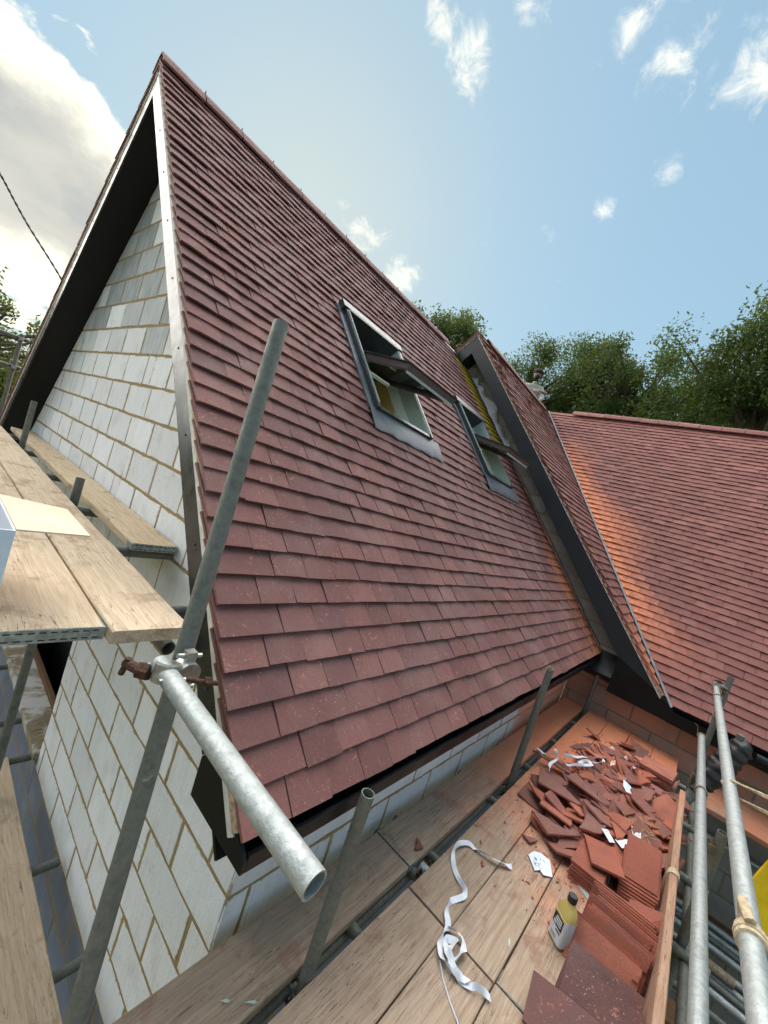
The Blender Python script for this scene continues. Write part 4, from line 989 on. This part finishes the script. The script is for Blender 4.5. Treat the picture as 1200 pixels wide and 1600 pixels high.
big_sh = [(3.36, .36, .26, 'clay_dark', 1.35, 'largest flat dark shard lying on the heap beside the ribbon'), (3.50, .22, .20, 'clay_dark', 1.5, 'broad dark shard overlapping the largest one'),
          (3.12, .40, .13, 'clay_red', 2.4, 'long pointed red shard at the wall side of the heap'), (3.06, .33, .13, 'clay_red', 1.6, 'orange shard leaning below the long pointed one'),
          (2.93, .29, .17, 'clay_dark', 1.4, 'dark square-cut shard at the near edge of the heap'), (3.12, .13, .17, 'clay_dark', 2.0, 'long dark blade-shaped shard behind the flat pile'),
          (3.20, .20, .12, 'clay_red', 1.5, 'small orange shard between two dark ones in the heap'), (3.55, .02, .12, 'clay_dark', 1.3, 'dark triangular shard in the middle of the heap'),
          (3.30, -.04, .17, 'clay_red', 2.1, 'tall red shard beside the folded paper'), (3.62, -.16, .14, 'clay_dark', 1.5, 'dark shard near the toe board'), (3.66, .52, .14, 'clay_dark', 2.2, 'dark shard sticking out over the gap by the middle pole'),
          (4.3, .30, .16, 'clay_red', 1.8, 'red shard lying at the back of the heap'), (4.55, .20, .15, 'clay_dark', 1.8, 'dark shard lying flat behind the square pile')]
for x, y, sz, mt, el, l_ in big_sh: tag(shard(x, y, sz, mt, .07, el, .05), l_, 'tile shard', 'large shards on the heap')
tag(shard(2.016, .745, .05, 'clay_tile', .02, 1.2, .0), 'small red shard alone on the board by the wall', 'tile shard'); tag(shard(2.72, .37, .06, 'clay_tile', .02, 1.2, .0), 'small dark shard alone at the joint of two deck boards', 'tile shard')
V, F, TI = [], [], []
for k in range(1500):
    x, y = random.gauss(3.7, .75), random.gauss(.08, .24)
    if not (2.2 < x < 5.5 and -.26 < y < .63): continue
    s_ = random.uniform(.004, .022); z = DECK + heap_h(x, y) * .7 + .003; o_ = len(V); ti = (random.random(), .2, 0)
    P8 = [Vector((random.uniform(-1, 1), random.uniform(-1, 1), random.uniform(-.4, .4))) * s_ for _ in range(4)]
    V += [Vector((x, y, z)) + p for p in P8]; F += [(o_, o_ + 1, o_ + 2), (o_, o_ + 2, o_ + 3), (o_, o_ + 3, o_ + 1), (o_ + 1, o_ + 3, o_ + 2)]; TI += [ti] * 4
o = obj('tile_rubble', V, F, 'clay_red', tint=TI); tag(o, 'fine red tile crumbs and chips strewn over the far deck', 'rubble', kind='stuff')
V, F = [], []
for k in range(110):
    x, y = random.gauss(3.42, .10), random.gauss(-.11, .03); z = DECK + heap_h(x, y) + random.uniform(.0, .05); a_ = random.uniform(0, 6.28); L_ = random.uniform(.02, .07)
    d = Vector((math.cos(a_), math.sin(a_), random.uniform(-.4, .6))) * L_; o_ = len(V); p = Vector((x, y, z)); q = Vector((-d.y, d.x, .01)).normalized() * .0016
    V += [p - q, p + q, p + d + q, p + d - q, p + Vector((0, 0, .002)), p + d + Vector((0, 0, .002))]; F += [(o_, o_ + 1, o_ + 2, o_ + 3), (o_, o_ + 4, o_ + 5, o_ + 3), (o_ + 1, o_ + 2, o_ + 5, o_ + 4)]
tag(obj('straw_litter', V, F, 'straw'), 'dry straw and wood shavings among the broken tiles', 'litter', kind='stuff')

# ------------------------------------------------------------------ ribbons, papers, small things
def smooth_pts(pts, n=6):
    out = []
    P_ = [np.array(p, float) for p in pts]; P_ = [2 * P_[0] - P_[1]] + P_ + [2 * P_[-1] - P_[-2]]
    for i in range(1, len(P_) - 2):
        for k in range(n):
            t_ = k / n; a_, b_, c_, d_ = P_[i - 1:i + 3]
            out.append(.5 * ((2 * b_) + (c_ - a_) * t_ + (2 * a_ - 5 * b_ + 4 * c_ - d_) * t_ ** 2 + (3 * b_ - 3 * c_ + d_ - a_) * t_ ** 3))
    out.append(P_[-2]); return out
def ribbon(mb, pts, wd=.018, base=DECK + .004, hf=None, seed=0):
    r = random.Random(seed); q = smooth_pts([(x, y, 0) for x, y in pts]); ph = r.uniform(0, 6); vs = []
    for k, p in enumerate(q):
        d = q[min(k + 1, len(q) - 1)] - q[max(k - 1, 0)]; d = Vector(d).normalized(); tw = .9 * math.sin(k * .23 + ph) + .35 * math.sin(k * .71 + ph)
        s_ = Vector((-d.y, d.x, 0)) * math.cos(tw) + Vector((0, 0, 1)) * math.sin(tw)
        z = base + abs(math.sin(tw)) * wd * .5 + .006 * (1 + math.sin(k * .37 + ph)) + (hf(p[0], p[1]) if hf else 0); c = Vector((p[0], p[1], z))
        vs += [c - s_ * wd / 2, c + s_ * wd / 2, c + s_ * wd / 2 + Vector((0, 0, .0008)), c - s_ * wd / 2 + Vector((0, 0, .0008))]
    n = len(q); fs = [(4 * k + i, 4 * k + (i + 1) % 4, 4 * k + 4 + (i + 1) % 4, 4 * k + 4 + i) for k in range(n - 1) for i in range(4)] + [(0, 1, 2, 3), (4 * n - 1, 4 * n - 2, 4 * n - 3, 4 * n - 4)]
    return mb.add(vs, fs)
r1 = empty('tape', (1.85, .42, DECK)); tag(r1, 'long white tape trailing and knotted across the deck boards', 'tape')
def rp(o, par, c): o.matrix_parent_inverse = Matrix.Translation(-Vector(c)); return o
rp(ribbon(MB(), [(2.397, .359), (2.343, .422), (2.317, .505), (2.296, .579), (2.201, .606), (2.116, .571), (2.043, .496), (2.002, .442), (1.926, .468), (1.852, .455), (1.796, .418), (1.74, .416), (1.678, .383), (1.665, .338), (1.681, .274), (1.694, .231), (1.729, .18)], .024, seed=2).build('tape_strip', 'tape_white', r1, smooth=50), r1, (1.85, .42, DECK))
rp(ribbon(MB(), [(1.796, .418), (1.811, .367), (1.769, .327), (1.702, .338), (1.694, .371), (1.762, .361), (1.742, .395), (1.70, .36), (1.665, .31), (1.70, .26)], .026, DECK + .012, seed=5).build('tape_knot', 'tape_white', r1, smooth=50), r1, (1.85, .42, DECK))
rp(MB().path([(1.664, .374, DECK + .006), (1.623, .333, DECK + .004), (1.585, .28, DECK + .004), (1.555, .228, DECK + .005), (1.50, .17, DECK + .004)], .0028, 6).build('tape_edge', 'tape_white', r1, smooth=60), r1, (1.85, .42, DECK))
r2 = empty('tape', (3.75, .45, DECK)); tag(r2, 'tangle of white tape lying on the heap of broken tiles', 'tape')
hh = lambda x, y: heap_h(x, y) + .075
for sd_, pl in ((1, [(3.589, .583), (3.668, .66), (3.694, .604), (3.754, .541), (3.747, .449), (3.782, .349), (3.841, .287), (3.899, .342), (3.81, .377)]), (3, [(3.422, .493), (3.586, .526), (3.749, .517), (3.863, .572)]), (4, [(3.835, .495), (4.002, .399), (4.0, .32), (4.062, .255), (4.026, .238), (3.922, .272), (3.906, .322)])):
    rp(ribbon(MB(), pl, .022, DECK, hh, sd_).build('tape_strip', 'tape_white', r2, smooth=50), r2, (3.75, .45, DECK))
def sheet_of(name, pts, z, label, material='paper_white', crumple=.006, writing=False, tilt=None):
    c = Vector((sum(p[0] for p in pts) / len(pts), sum(p[1] for p in pts) / len(pts), z)); vs = [(0, 0, crumple)]; n = len(pts)
    for fct in (.55, 1.0):
        vs += [((p[0] - c.x) * fct, (p[1] - c.y) * fct, crumple * random.uniform(-.2, 1.6)) for p in pts]
    vs2 = [(v[0], v[1], v[2] - .0012) for v in vs]; m_ = len(vs); fs = []
    for i in range(n):
        j = (i + 1) % n; fs += [(0, 1 + i, 1 + j), (1 + i, 1 + n + i, 1 + n + j, 1 + j), (m_, m_ + 1 + j, m_ + 1 + i), (m_ + 1 + i, m_ + 1 + j, m_ + 1 + n + j, m_ + 1 + n + i), (1 + n + i, m_ + 1 + n + i, m_ + 1 + n + j, 1 + n + j)]
    o = obj(name, vs + vs2, fs, material); o.location = c
    if tilt: o.rotation_euler = tilt
    if writing:
        mb = MB()
        for k in range(13):
            x, y = random.uniform(-.045, .045), random.uniform(-.028, .028); a_ = .6 + random.gauss(0, .5); L_ = random.uniform(.005, .013)
            mb.frame((x, y, .010), (math.cos(a_), math.sin(a_), 0), (-math.sin(a_), math.cos(a_), 0), (0, 0, 1), -L_, L_, -.0009, .0009, 0, .0012)
        mb.build('pen_marks', 'label_black', o)
    return tag(o, label, 'paper')
sheet_of('paper_sheet', [(2.588, .331), (2.64, .318), (2.678, .285), (2.672, .234), (2.576, .188), (2.528, .226), (2.545, .25), (2.514, .268), (2.55, .30)], DECK + .004, 'torn white paper with pen scribbles on the middle deck board', writing=True)
sheet_of('paper_sheet', [(3.176, .047), (3.09, -.01), (2.996, .016), (3.06, .08)], DECK + .128, 'left half of the folded pale blue paper on the red tile pile', tilt=(.3, .2, 0))
sheet_of('paper_sheet', [(3.12, -.0), (3.203, -.065), (3.10, -.09), (3.018, -.048)], DECK + .135, 'right half of the folded pale blue paper on the red tile pile', tilt=(-.3, .15, 0))
sheet_of('paper_sheet', [(3.926, .073), (3.90, .02), (3.827, -.039), (3.79, .01), (3.85, .06)], DECK + .135, 'white scrap of paper among the shards in mid heap', tilt=(.1, -.3, 0))
sheet_of('paper_sheet', [(3.36, -.057), (3.38, -.11), (3.299, -.127), (3.28, -.08)], DECK + .125, 'small white scrap beside the toe board end of the heap', tilt=(.1, -.2, 0))
for k, (x, y, l_) in enumerate(((4.15, .18, 'pink-white strip of torn film at the back of the heap'), (4.45, .12, 'long pale strip of film behind the heap, next to the square pile'), (4.28, .03, 'crumpled pale film just in front of the square pile'), (4.6, .24, 'pale film scrap farthest back on the heap'))):
    pts = [(x + .075 * math.cos(a_) * (1 + .4 * math.sin(3 * a_)), y + .022 * math.sin(a_)) for a_ in np.linspace(0, 5.6, 7)]
    sheet_of('film_scrap', pts, DECK + heap_h(x, y) + .05, l_, 'film_pink', .02, tilt=(random.uniform(-.3, .3), random.uniform(-.3, .3), 0))['category'] = 'film scrap'
# pale wooden shims
def shim(a_, b_, wd, label, th=.008, z=DECK + .002, prof=None):
    a_, b_ = Vector((*a_, z)), Vector((*b_, z)); d = (b_ - a_); L_ = d.length; d.normalize(); s_ = Vector((-d.y, d.x, 0)); prof = prof or [(0, .25), (.12, .8), (.35, 1), (.75, .95), (.95, .6), (1, .2)]
    poly = [a_ + d * L_ * t_ + s_ * wd / 2 * w_ for t_, w_ in prof] + [a_ + d * L_ * t_ - s_ * wd / 2 * w_ for t_, w_ in reversed(prof)]
    return tag(MB().prism(poly, (0, 0, th)).build('wood_sliver', 'shim_green', bevel=.0008), label, 'sliver')
shim((2.70, .10), (2.60, -.045), .034, 'long pale sliver lying behind the bottle')
shim((2.72, .02), (2.685, -.012), .018, 'small pale chip beside the long sliver', th=.004, prof=[(0, 1), (.5, .9), (1, 1)])
shim((2.03, .22), (1.985, .205), .010, 'tiny pale chip on the deck near the bottom edge', th=.002, prof=[(0, .3), (.5, 1), (1, .2)])
shim((1.02, .70), (.985, .725), .011, 'pale chip on the near wall board at the bottom edge', th=.002, prof=[(0, .1), (.3, .9), (.55, .5), (1, .15)]); shim((.95, .755), (.925, .775), .010, 'pale chip beside the other on the near wall board', th=.002, prof=[(0, .5), (.4, 1.0), (.7, .3), (1, .1)])
shim((4.72, .50), (4.95, .42), .008, 'thin straw-like splinter by the far pole')

# bottle of amber liquid
bt = empty('bottle', (2.23, .065, DECK)); tag(bt, 'amber plastic bottle with black cap and black-yellow label', 'bottle')
bt.rotation_euler = (0, 0, math.radians(48)); bt.scale = (1.22, 1.22, 1.22)
def rsq(hx, hy, r, z, n=5):
    out = []
    for cx, cy, a0 in ((hx - r, hy - r, 0), (-hx + r, hy - r, 90), (-hx + r, -hy + r, 180), (hx - r, -hy + r, 270)):
        for k in range(n): a_ = math.radians(a0 + 90 * k / (n - 1)); out.append((cx + r * math.cos(a_), cy + r * math.sin(a_), z))
    return out
def loft(rings):
    mb = MB(); n = len(rings[0]); vs = [p for r_ in rings for p in r_]
    fs = [(k * n + i, k * n + (i + 1) % n, (k + 1) * n + (i + 1) % n, (k + 1) * n + i) for k in range(len(rings) - 1) for i in range(n)] + [tuple(range(n - 1, -1, -1)), tuple((len(rings) - 1) * n + i for i in range(n))]
    return mb.add(vs, fs)
loft([rsq(.032, .020, .012, .0), rsq(.036, .024, .014, .004), rsq(.036, .024, .014, .118), rsq(.034, .023, .015, .132), rsq(.026, .020, .0165, .148), rsq(.0145, .0145, .0144, .160), rsq(.0135, .0135, .0134, .166)]).build('body', 'bottle_amber', bt, smooth=50)
loft([rsq(.0165, .0165, .0164, .166), rsq(.0168, .0168, .0167, .168), rsq(.0165, .0165, .0164, .188), rsq(.0145, .0145, .0144, .190)]).build('cap', 'bottle_cap', bt, smooth=40)
lab = loft([rsq(.0366, .0246, .0142, .012), rsq(.0366, .0246, .0142, .110)]).build('label', 'label_white', bt, smooth=50)
for sg in (-1, 1):
    MB().box(-.030, .030, sg * .0250 - .0003, sg * .0250 + .0003, .102, .108).build('label_stripe', 'label_yellow', lab)
    MB().box(-.026, .026, sg * .0250 - .0003, sg * .0250 + .0003, .060, .101).build('label_panel', 'label_black', lab)
    for k, (x0, x1, z0, z1) in enumerate(((-.020, .012, .088, .094), (-.020, .016, .078, .084), (-.020, .004, .069, .074), (.006, .020, .064, .074))):
        MB().box(x0, x1, sg * .0254 - .0003, sg * .0254 + .0003, z0, z1).build('label_print', 'label_white', lab)
    MB().box(-.024, .0, sg * .0250 - .0003, sg * .0250 + .0003, .048, .054).build('label_print', 'label_black', lab)
    MB().box(-.010, .018, sg * .0250 - .0003, sg * .0250 + .0003, .020, .034).build('label_print', 'label_grey', lab)

# open carton on the gable deck
bx = empty('carton', (.05, 1.55, GDECK)); tag(bx, 'open white carton with pale inner flaps on the gable deck', 'carton')
def bp(o): o.matrix_parent_inverse = Matrix.Translation((-.05, -1.55, -GDECK)); return o
ZB = -.362; bx0, bx1, by0, by1 = -.17, .213, 1.245, 1.60
bp(MB().box(bx0, bx1, by0, by0 + .004, GDECK + .001, ZB).box(bx1 - .004, bx1, by0 + .004, by1, GDECK + .001, ZB).box(bx0, bx0 + .004, by0 + .004, by1, GDECK + .001, ZB).box(bx0 + .004, bx1 - .004, by1 - .004, by1, GDECK + .001, ZB).build('carton_body', 'box_white', bx))
bp(MB().box(bx0 + .005, bx1 - .005, by0 + .005, by1 - .005, GDECK + .002, GDECK + .006).build('carton_floor', 'cardboard_inside', bx))
bp(MB().box(bx0 + .005, bx1 - .005, by0 + .0045, by0 + .006, GDECK + .007, ZB - .002).box(bx0 + .005, bx1 - .005, by1 - .006, by1 - .0045, GDECK + .007, ZB - .002).build('carton_lining', 'cardboard_inside', bx))
def flap(p, name='flap'): return bp(MB().prism(p, (0, 0, .004)).build(name, 'cardboard_pale', bx))
flap([(bx1, by0, ZB), (bx1 + .165, by0 + .05, ZB - .012), (bx1 + .165, by1 - .02, ZB - .012), (bx1, by1, ZB)])
flap([(bx0, by1, ZB), (bx1, by1, ZB), (bx1 - .03, by1 + .17, ZB + .012), (bx0 + .03, by1 + .17, ZB + .012)])
flap([(bx0, by1, ZB), (bx0 - .16, by1 - .02, ZB - .04), (bx0 - .16, by0 + .02, ZB - .04), (bx0, by0, ZB)])

# black film wrapped round an upright pipe by the wing eave
wp = empty('wrapped_pipe', (4.7, -.52, -1.5)); tag(wp, 'upright pipe wrapped in creased black film beside the wing eave', 'pipe')
def wq(o): o.matrix_parent_inverse = Matrix.Translation((-4.7, .52, 1.5)); return o
A0, A1 = Vector((4.75, -.585, -1.02)), Vector((4.60, -.385, -1.56)); dd = (A1 - A0).normalized()
pts = [A0 + (A1 - A0) * k / 48 + Vector((.006 * math.sin(k * .9), .006 * math.cos(k * 1.3), 0)) for k in range(49)]; rs_ = [.086 * min(1, math.sqrt((k + .6) / 7)) * (1 - .32 * max(0, k - 30) / 18) + .0018 * math.sin(k * 1.9) * (1 if k < 26 else .3) for k in range(49)]
e1 = dd.orthogonal().normalized(); e2 = dd.cross(e1); fv = []
for k, p in enumerate(pts):
    for i in range(28):
        th = 2 * math.pi * i / 28; rr_ = rs_[k] + (.007 * math.sin(2 * th + k * .11) + .004 * math.sin(5 * th - k * .37) + .0022 * math.sin(9 * th + k * .8)) * min(1, k / 4)
        fv.append(p + (e1 * math.cos(th) + e2 * math.sin(th)) * rr_)
ff = [(28 * k + i, 28 * k + (i + 1) % 28, 28 * k + 28 + (i + 1) % 28, 28 * k + 28 + i) for k in range(48) for i in range(28)] + [tuple(range(27, -1, -1)), tuple(28 * 48 + i for i in range(28))]
wq(MB().add(fv, ff).build('film_wrap', 'black_film', wp, smooth=70))
wq(MB().tube(A1 - dd * .02, A1 + dd * 1.1, .04, 18).build('pipe', 'galvanised_dull', wp, smooth=40))
wq(MB().tube(A0 + Vector((-.02, .05, -.10)), A0 + Vector((-.02, .05, .03)), .028, 14).build('pipe_end', 'galvanised_dull', wp, smooth=40))
# yellow plastic sheet hanging over the outer rail
yv = []
for k in range(13):
    t_ = k / 12; z = -.70 - .72 * t_
    for i in range(7):
        u_ = i / 6; edge = .03 * math.sin(t_ * 3.0) - .10 * max(0, t_ - .62) / .38
        yv.append((2.36 + .03 * math.sin(u_ * 6 + t_ * 2) + .10 * u_, -.475 + edge * (1 - u_) - .34 * u_ - .012 * math.sin(t_ * 9 + u_ * 4), z - .03 * u_))
yf = [(7 * k + i, 7 * k + i + 1, 7 * k + 8 + i, 7 * k + 7 + i) for k in range(12) for i in range(6)]
yo = obj('plastic_sheet', yv, yf, 'yellow_plastic', smooth=60); tag(yo, 'bright yellow plastic sheet hanging outside the guard rails', 'plastic sheet')
sm = yo.modifiers.new('thick', 'SOLIDIFY'); sm.thickness = .012
for i in (1, 5):
    p_ = Vector(yv[i]); MB().path([p_ + Vector((0, 0, -.02)), p_ + Vector((0, .05, .035)), Vector((p_.x, -.295, -.697)), Vector((p_.x + .01, -.268, -.725)), Vector((p_.x, -.295, -.753)), p_ + Vector((0.01, .04, -.03))], .004, 6).build('tie_cord', 'rope_tan', yo, smooth=60)
# overhead cable, two strands twisted
cp = [Vector((-1.6, 8.6, 4.6)), Vector((-.03, 8.1, 2.65)), Vector((.25, 8.07, 2.38)), Vector((.58, 7.96, 1.97)), Vector((1.01, 7.7, 1.47)), Vector((1.4, 7.45, .95))]
cb = empty('overhead_cable', cp[-1]); tag(cb, 'twisted black overhead cable sloping down to the house', 'cable')
sp2 = smooth_pts([tuple(p) for p in cp], 30)
for ph in (0, math.pi):
    q = [Vector(p) + Vector((math.cos(k * .75 + ph), math.sin(k * .75 + ph) * .4, math.sin(k * .75 + ph) * .6)) * .008 for k, p in enumerate(sp2)]
    o = MB().path(q, .008, 6).build('cable_strand', 'cable_black', cb, smooth=60); o.matrix_parent_inverse = Matrix.Translation(-cp[-1])

# ------------------------------------------------------------------ person behind the raised ridge
def skin_body(name, joints, edges, radii, material, parent=None):
    me = bpy.data.meshes.new(name); me.from_pydata(joints, edges, []); me.update(); o = bpy.data.objects.new(name, me); link(o, parent)
    sk = o.modifiers.new('skin', 'SKIN'); sk.use_smooth_shade = True
    for v, r_ in zip(me.skin_vertices[0].data, radii): v.radius = (r_, r_)
    me.skin_vertices[0].data[0].use_root = True
    ss = o.modifiers.new('sub', 'SUBSURF'); ss.levels = 2; ss.render_levels = 2
    me.materials.append(M[material]); return o
def ball(name, c, r, material, parent, sc=(1, 1, 1), seg=16):
    bm = bmesh.new(); bmesh.ops.create_uvsphere(bm, u_segments=seg, v_segments=seg // 2 + 2, radius=r)
    for v in bm.verts: v.co = Vector((v.co.x * sc[0], v.co.y * sc[1], v.co.z * sc[2]))
    me = bpy.data.meshes.new(name); bm.to_mesh(me); bm.free(); me.materials.append(M[material]); me.polygons.foreach_set('use_smooth', [True] * len(me.polygons))
    o = bpy.data.objects.new(name, me); link(o, parent); o.location = c; return o
pe = empty('person', (9.42, 4.44, 3.13)); tag(pe, 'bearded person in a dark turban leaning on the far ridge, forearm resting on it', 'person')
# local frame: faces the camera (-X -Y); hips at the origin
fd = Vector((-.86, -.50, 0)); sd2 = Vector((.50, -.86, 0))     # facing, towards the viewer's right
L3 = lambda f_, s_, z: tuple(fd * f_ + sd2 * s_ + Vector((0, 0, z)))
joints = [L3(0, 0, 0), L3(.02, 0, .22), L3(.06, 0, .42), L3(.08, 0, .54), L3(.10, 0, .62), L3(.06, .19, .47), L3(.16, .27, .24), L3(.34, .20, .10), L3(.06, -.19, .47), L3(.20, -.24, .30), L3(.40, .02, .28), L3(.42, .20, .27),
          L3(-.02, .11, -.05), L3(.02, .13, -.48), L3(-.10, .14, -.90), L3(-.02, -.11, -.05), L3(.02, -.13, -.48), L3(-.10, -.14, -.90)]
edges = [(0, 1), (1, 2), (2, 3), (3, 4), (2, 5), (5, 6), (6, 7), (2, 8), (8, 9), (9, 10), (10, 11), (0, 12), (12, 13), (13, 14), (0, 15), (15, 16), (16, 17)]
rad = [.14, .135, .14, .065, .06, .075, .055, .04, .075, .055, .045, .035, .10, .075, .05, .10, .075, .05]
skin_body('body', joints, edges, rad, 'shirt_grey', pe)
hd = Vector(L3(.13, 0, .76))
ball('head', hd, .095, 'skin', pe, (.95, .95, 1.2))
ball('beard', hd + fd * .035 + Vector((0, 0, -.068)), .070, 'beard_black', pe, (.95, .95, .85))
ball('turban', hd + fd * -.012 + Vector((0, 0, .065)), .112, 'turban_black', pe, (1.05, 1.05, .80)); ball('turban_knot', hd + fd * -.05 - sd2 * -.07 + Vector((0, 0, .075)), .07, 'turban_black', pe)
ball('nose', hd + fd * .095 + Vector((0, 0, -.012)), .018, 'skin', pe, (1, 1, 1.4), 10)
for s_ in (-1, 1):
    ball('eye', hd + fd * .082 + sd2 * s_ * .033 + Vector((0, 0, .012)), .011, 'beard_black', pe, seg=8); ball('ear', hd + sd2 * s_ * .093, .022, 'skin', pe, (.6, .6, 1.2), 10)
fore = MB().path([L3(.22, -.24, .28), L3(.36, -.06, .30), L3(.42, .16, .29), L3(.42, .24, .285)], .04, 12, [.045, .046, .038, .03]); fore.build('forearm', 'skin', pe, smooth=60)
hnd = MB().path([L3(.42, .22, .285), L3(.42, .27, .28), L3(.42, .30, .275)], .03, 10, [.028, .038, .034])
for k in range(4): hnd.path([L3(.40 + .018 * k, .295, .278), L3(.402 + .018 * k, .335 - .006 * abs(k - 1), .27), L3(.404 + .018 * k, .36 - .008 * abs(k - 1), .25)], .0085, 7)
hnd.path([L3(.385, .25, .285), L3(.365, .28, .28), L3(.355, .305, .27)], .010, 7); hnd.build('hand', 'skin', pe, smooth=60)

# ------------------------------------------------------------------ trees
def tree(x, y, h, crx, crz, label, seed, leafm='oak_leaf', leaves=62000, lsize=.080, group='trees behind the roofs', name='oak_tree', clumps=150, base_frac=.25, lean=0):
    r = np.random.default_rng(seed); root = empty(name, (x, y, GROUND)); tag(root, label, 'tree', group)
    cz = h - crz; rr = random.Random(seed)
    # clump centres in a lumpy crown
    lob = [(r.normal(0, .45) * crx, r.normal(0, .45) * crx, cz + r.uniform(-.75, .75) * crz, r.uniform(.38, .62) * crx) for _ in range(9)]
    ce = []
    while len(ce) < clumps:
        lx, ly, lz, lr = lob[r.integers(len(lob))]
        d = r.normal(size=3); d /= np.linalg.norm(d); p = np.array([lx, ly, lz]) + d * lr * r.uniform(.45, 1.0) * np.array([1, 1, crz / crx])
        if p[2] < h * base_frac or p[2] > h: continue
        ce.append(p)
    ce = np.array(ce)
    # limbs
    mb = MB(); tr = MB()
    tp = [(0, 0, 0), (rr.uniform(-.15, .15), rr.uniform(-.15, .15), h * .2), (rr.uniform(-.3, .3), rr.uniform(-.3, .3), h * .42), (rr.uniform(-.4, .4), rr.uniform(-.4, .4), h * .68), (rr.uniform(-.5, .5), rr.uniform(-.5, .5), h * .9)]
    r0 = h * .028; tr.path(smooth_pts(tp, 4), .1, 10, list(np.linspace(r0 * 1.25, r0 * .16, 17)))
    tr.build('trunk', 'bark', root, smooth=60)
    tp_ = smooth_pts(tp, 8)
    for p in ce[:70]:
        q = [t_ for t_ in tp_ if t_[2] < p[2] - .12 * h] or [tp_[0]]; s_ = q[-1]; m_ = (s_ + p) / 2 + np.array([0, 0, -.05 * h]) * r.uniform(-.5, 1)
        mb.path(smooth_pts([tuple(s_), tuple(m_), tuple(p)], 3), .05, 5, list(np.linspace(r0 * .34, .012, 7)))
    mb.build('limbs', 'bark', root, smooth=60)
    ci = r.integers(len(ce), size=leaves); sig = crx * .105
    c = ce[ci] + np.clip(r.normal(size=(leaves, 3)), -1.7, 1.7) * sig * r.uniform(.6, 1.25, size=(len(ce), 1))[ci]
    u = r.normal(size=(leaves, 3)); u /= np.linalg.norm(u, axis=1)[:, None]; v_ = r.normal(size=(leaves, 3)); v_ -= u * (u * v_).sum(1)[:, None]; v_ /= np.linalg.norm(v_, axis=1)[:, None]
    s_ = lsize * r.uniform(.55, 1.3, size=(leaves, 1))
    q = np.stack([c - u * s_ * .9, c + v_ * s_ * .42 + u * s_ * .05, c + u * s_ * .9 + np.cross(u, v_) * s_ * .25, c - v_ * s_ * .42 + u * s_ * .05], 1).reshape(-1, 3)
    me = bpy.data.meshes.new('crown'); me.vertices.add(leaves * 4); me.vertices.foreach_set('co', q.astype(np.float32).ravel())
    me.loops.add(leaves * 4); me.loops.foreach_set('vertex_index', np.arange(leaves * 4, dtype=np.int32)); me.polygons.add(leaves); me.polygons.foreach_set('loop_start', np.arange(0, leaves * 4, 4, dtype=np.int32))
    me.update(calc_edges=True); a_ = me.color_attributes.new('tint', 'FLOAT_COLOR', 'POINT')
    tn = np.clip(r.uniform(0, 1, len(ce))[ci] * .6 + r.uniform(0, .45, leaves), 0, 1); col = np.ones((leaves * 4, 4), np.float32); col[:, 0] = np.repeat(tn, 4); a_.data.foreach_set('color', col.ravel())
    me.materials.append(M[leafm]); o = bpy.data.objects.new('crown', me); link(o, root)
    return root
tree(16.0, 13.2, 14.4, 2.7, 2.9, 'oak tree showing just over the ridge beside the raised roof peak', 11, leaves=40000)
tree(22.5, 10.6, 15.9, 3.5, 4.6, 'oak tree behind the person on the ridge', 12)
tree(22.0, 5.4, 15.6, 3.5, 4.6, 'oak tree above the near half of the wing ridge', 13)
tree(19.5, 0.4, 14.7, 3.8, 5.2, 'tallest oak tree, above the outer half of the wing ridge', 14, leaves=80000, clumps=260)
tree(25.0, -3.8, 17.2, 4.6, 6.4, 'oak tree cut by the picture edge behind the tallest one', 15, leaves=70000)
tree(25.0, 3.0, 16.2, 3.8, 5.6, 'oak tree filling the gap between two others over the wing ridge', 16)
tree(0.9, 15.0, 6.3, 2.3, 2.4, 'pale bushy tree beyond the end of the gable scaffold', 21, 'bush_leaf', 34000, .068, 'trees beyond the gable', 'bushy_tree', 120, .05)
tree(-2.6, 18.0, 6.6, 3.0, 2.8, 'bushy tree cut by the picture edge beyond the gable scaffold', 22, 'bush_leaf', 28000, .08, 'trees beyond the gable', 'bushy_tree', 120, .05)
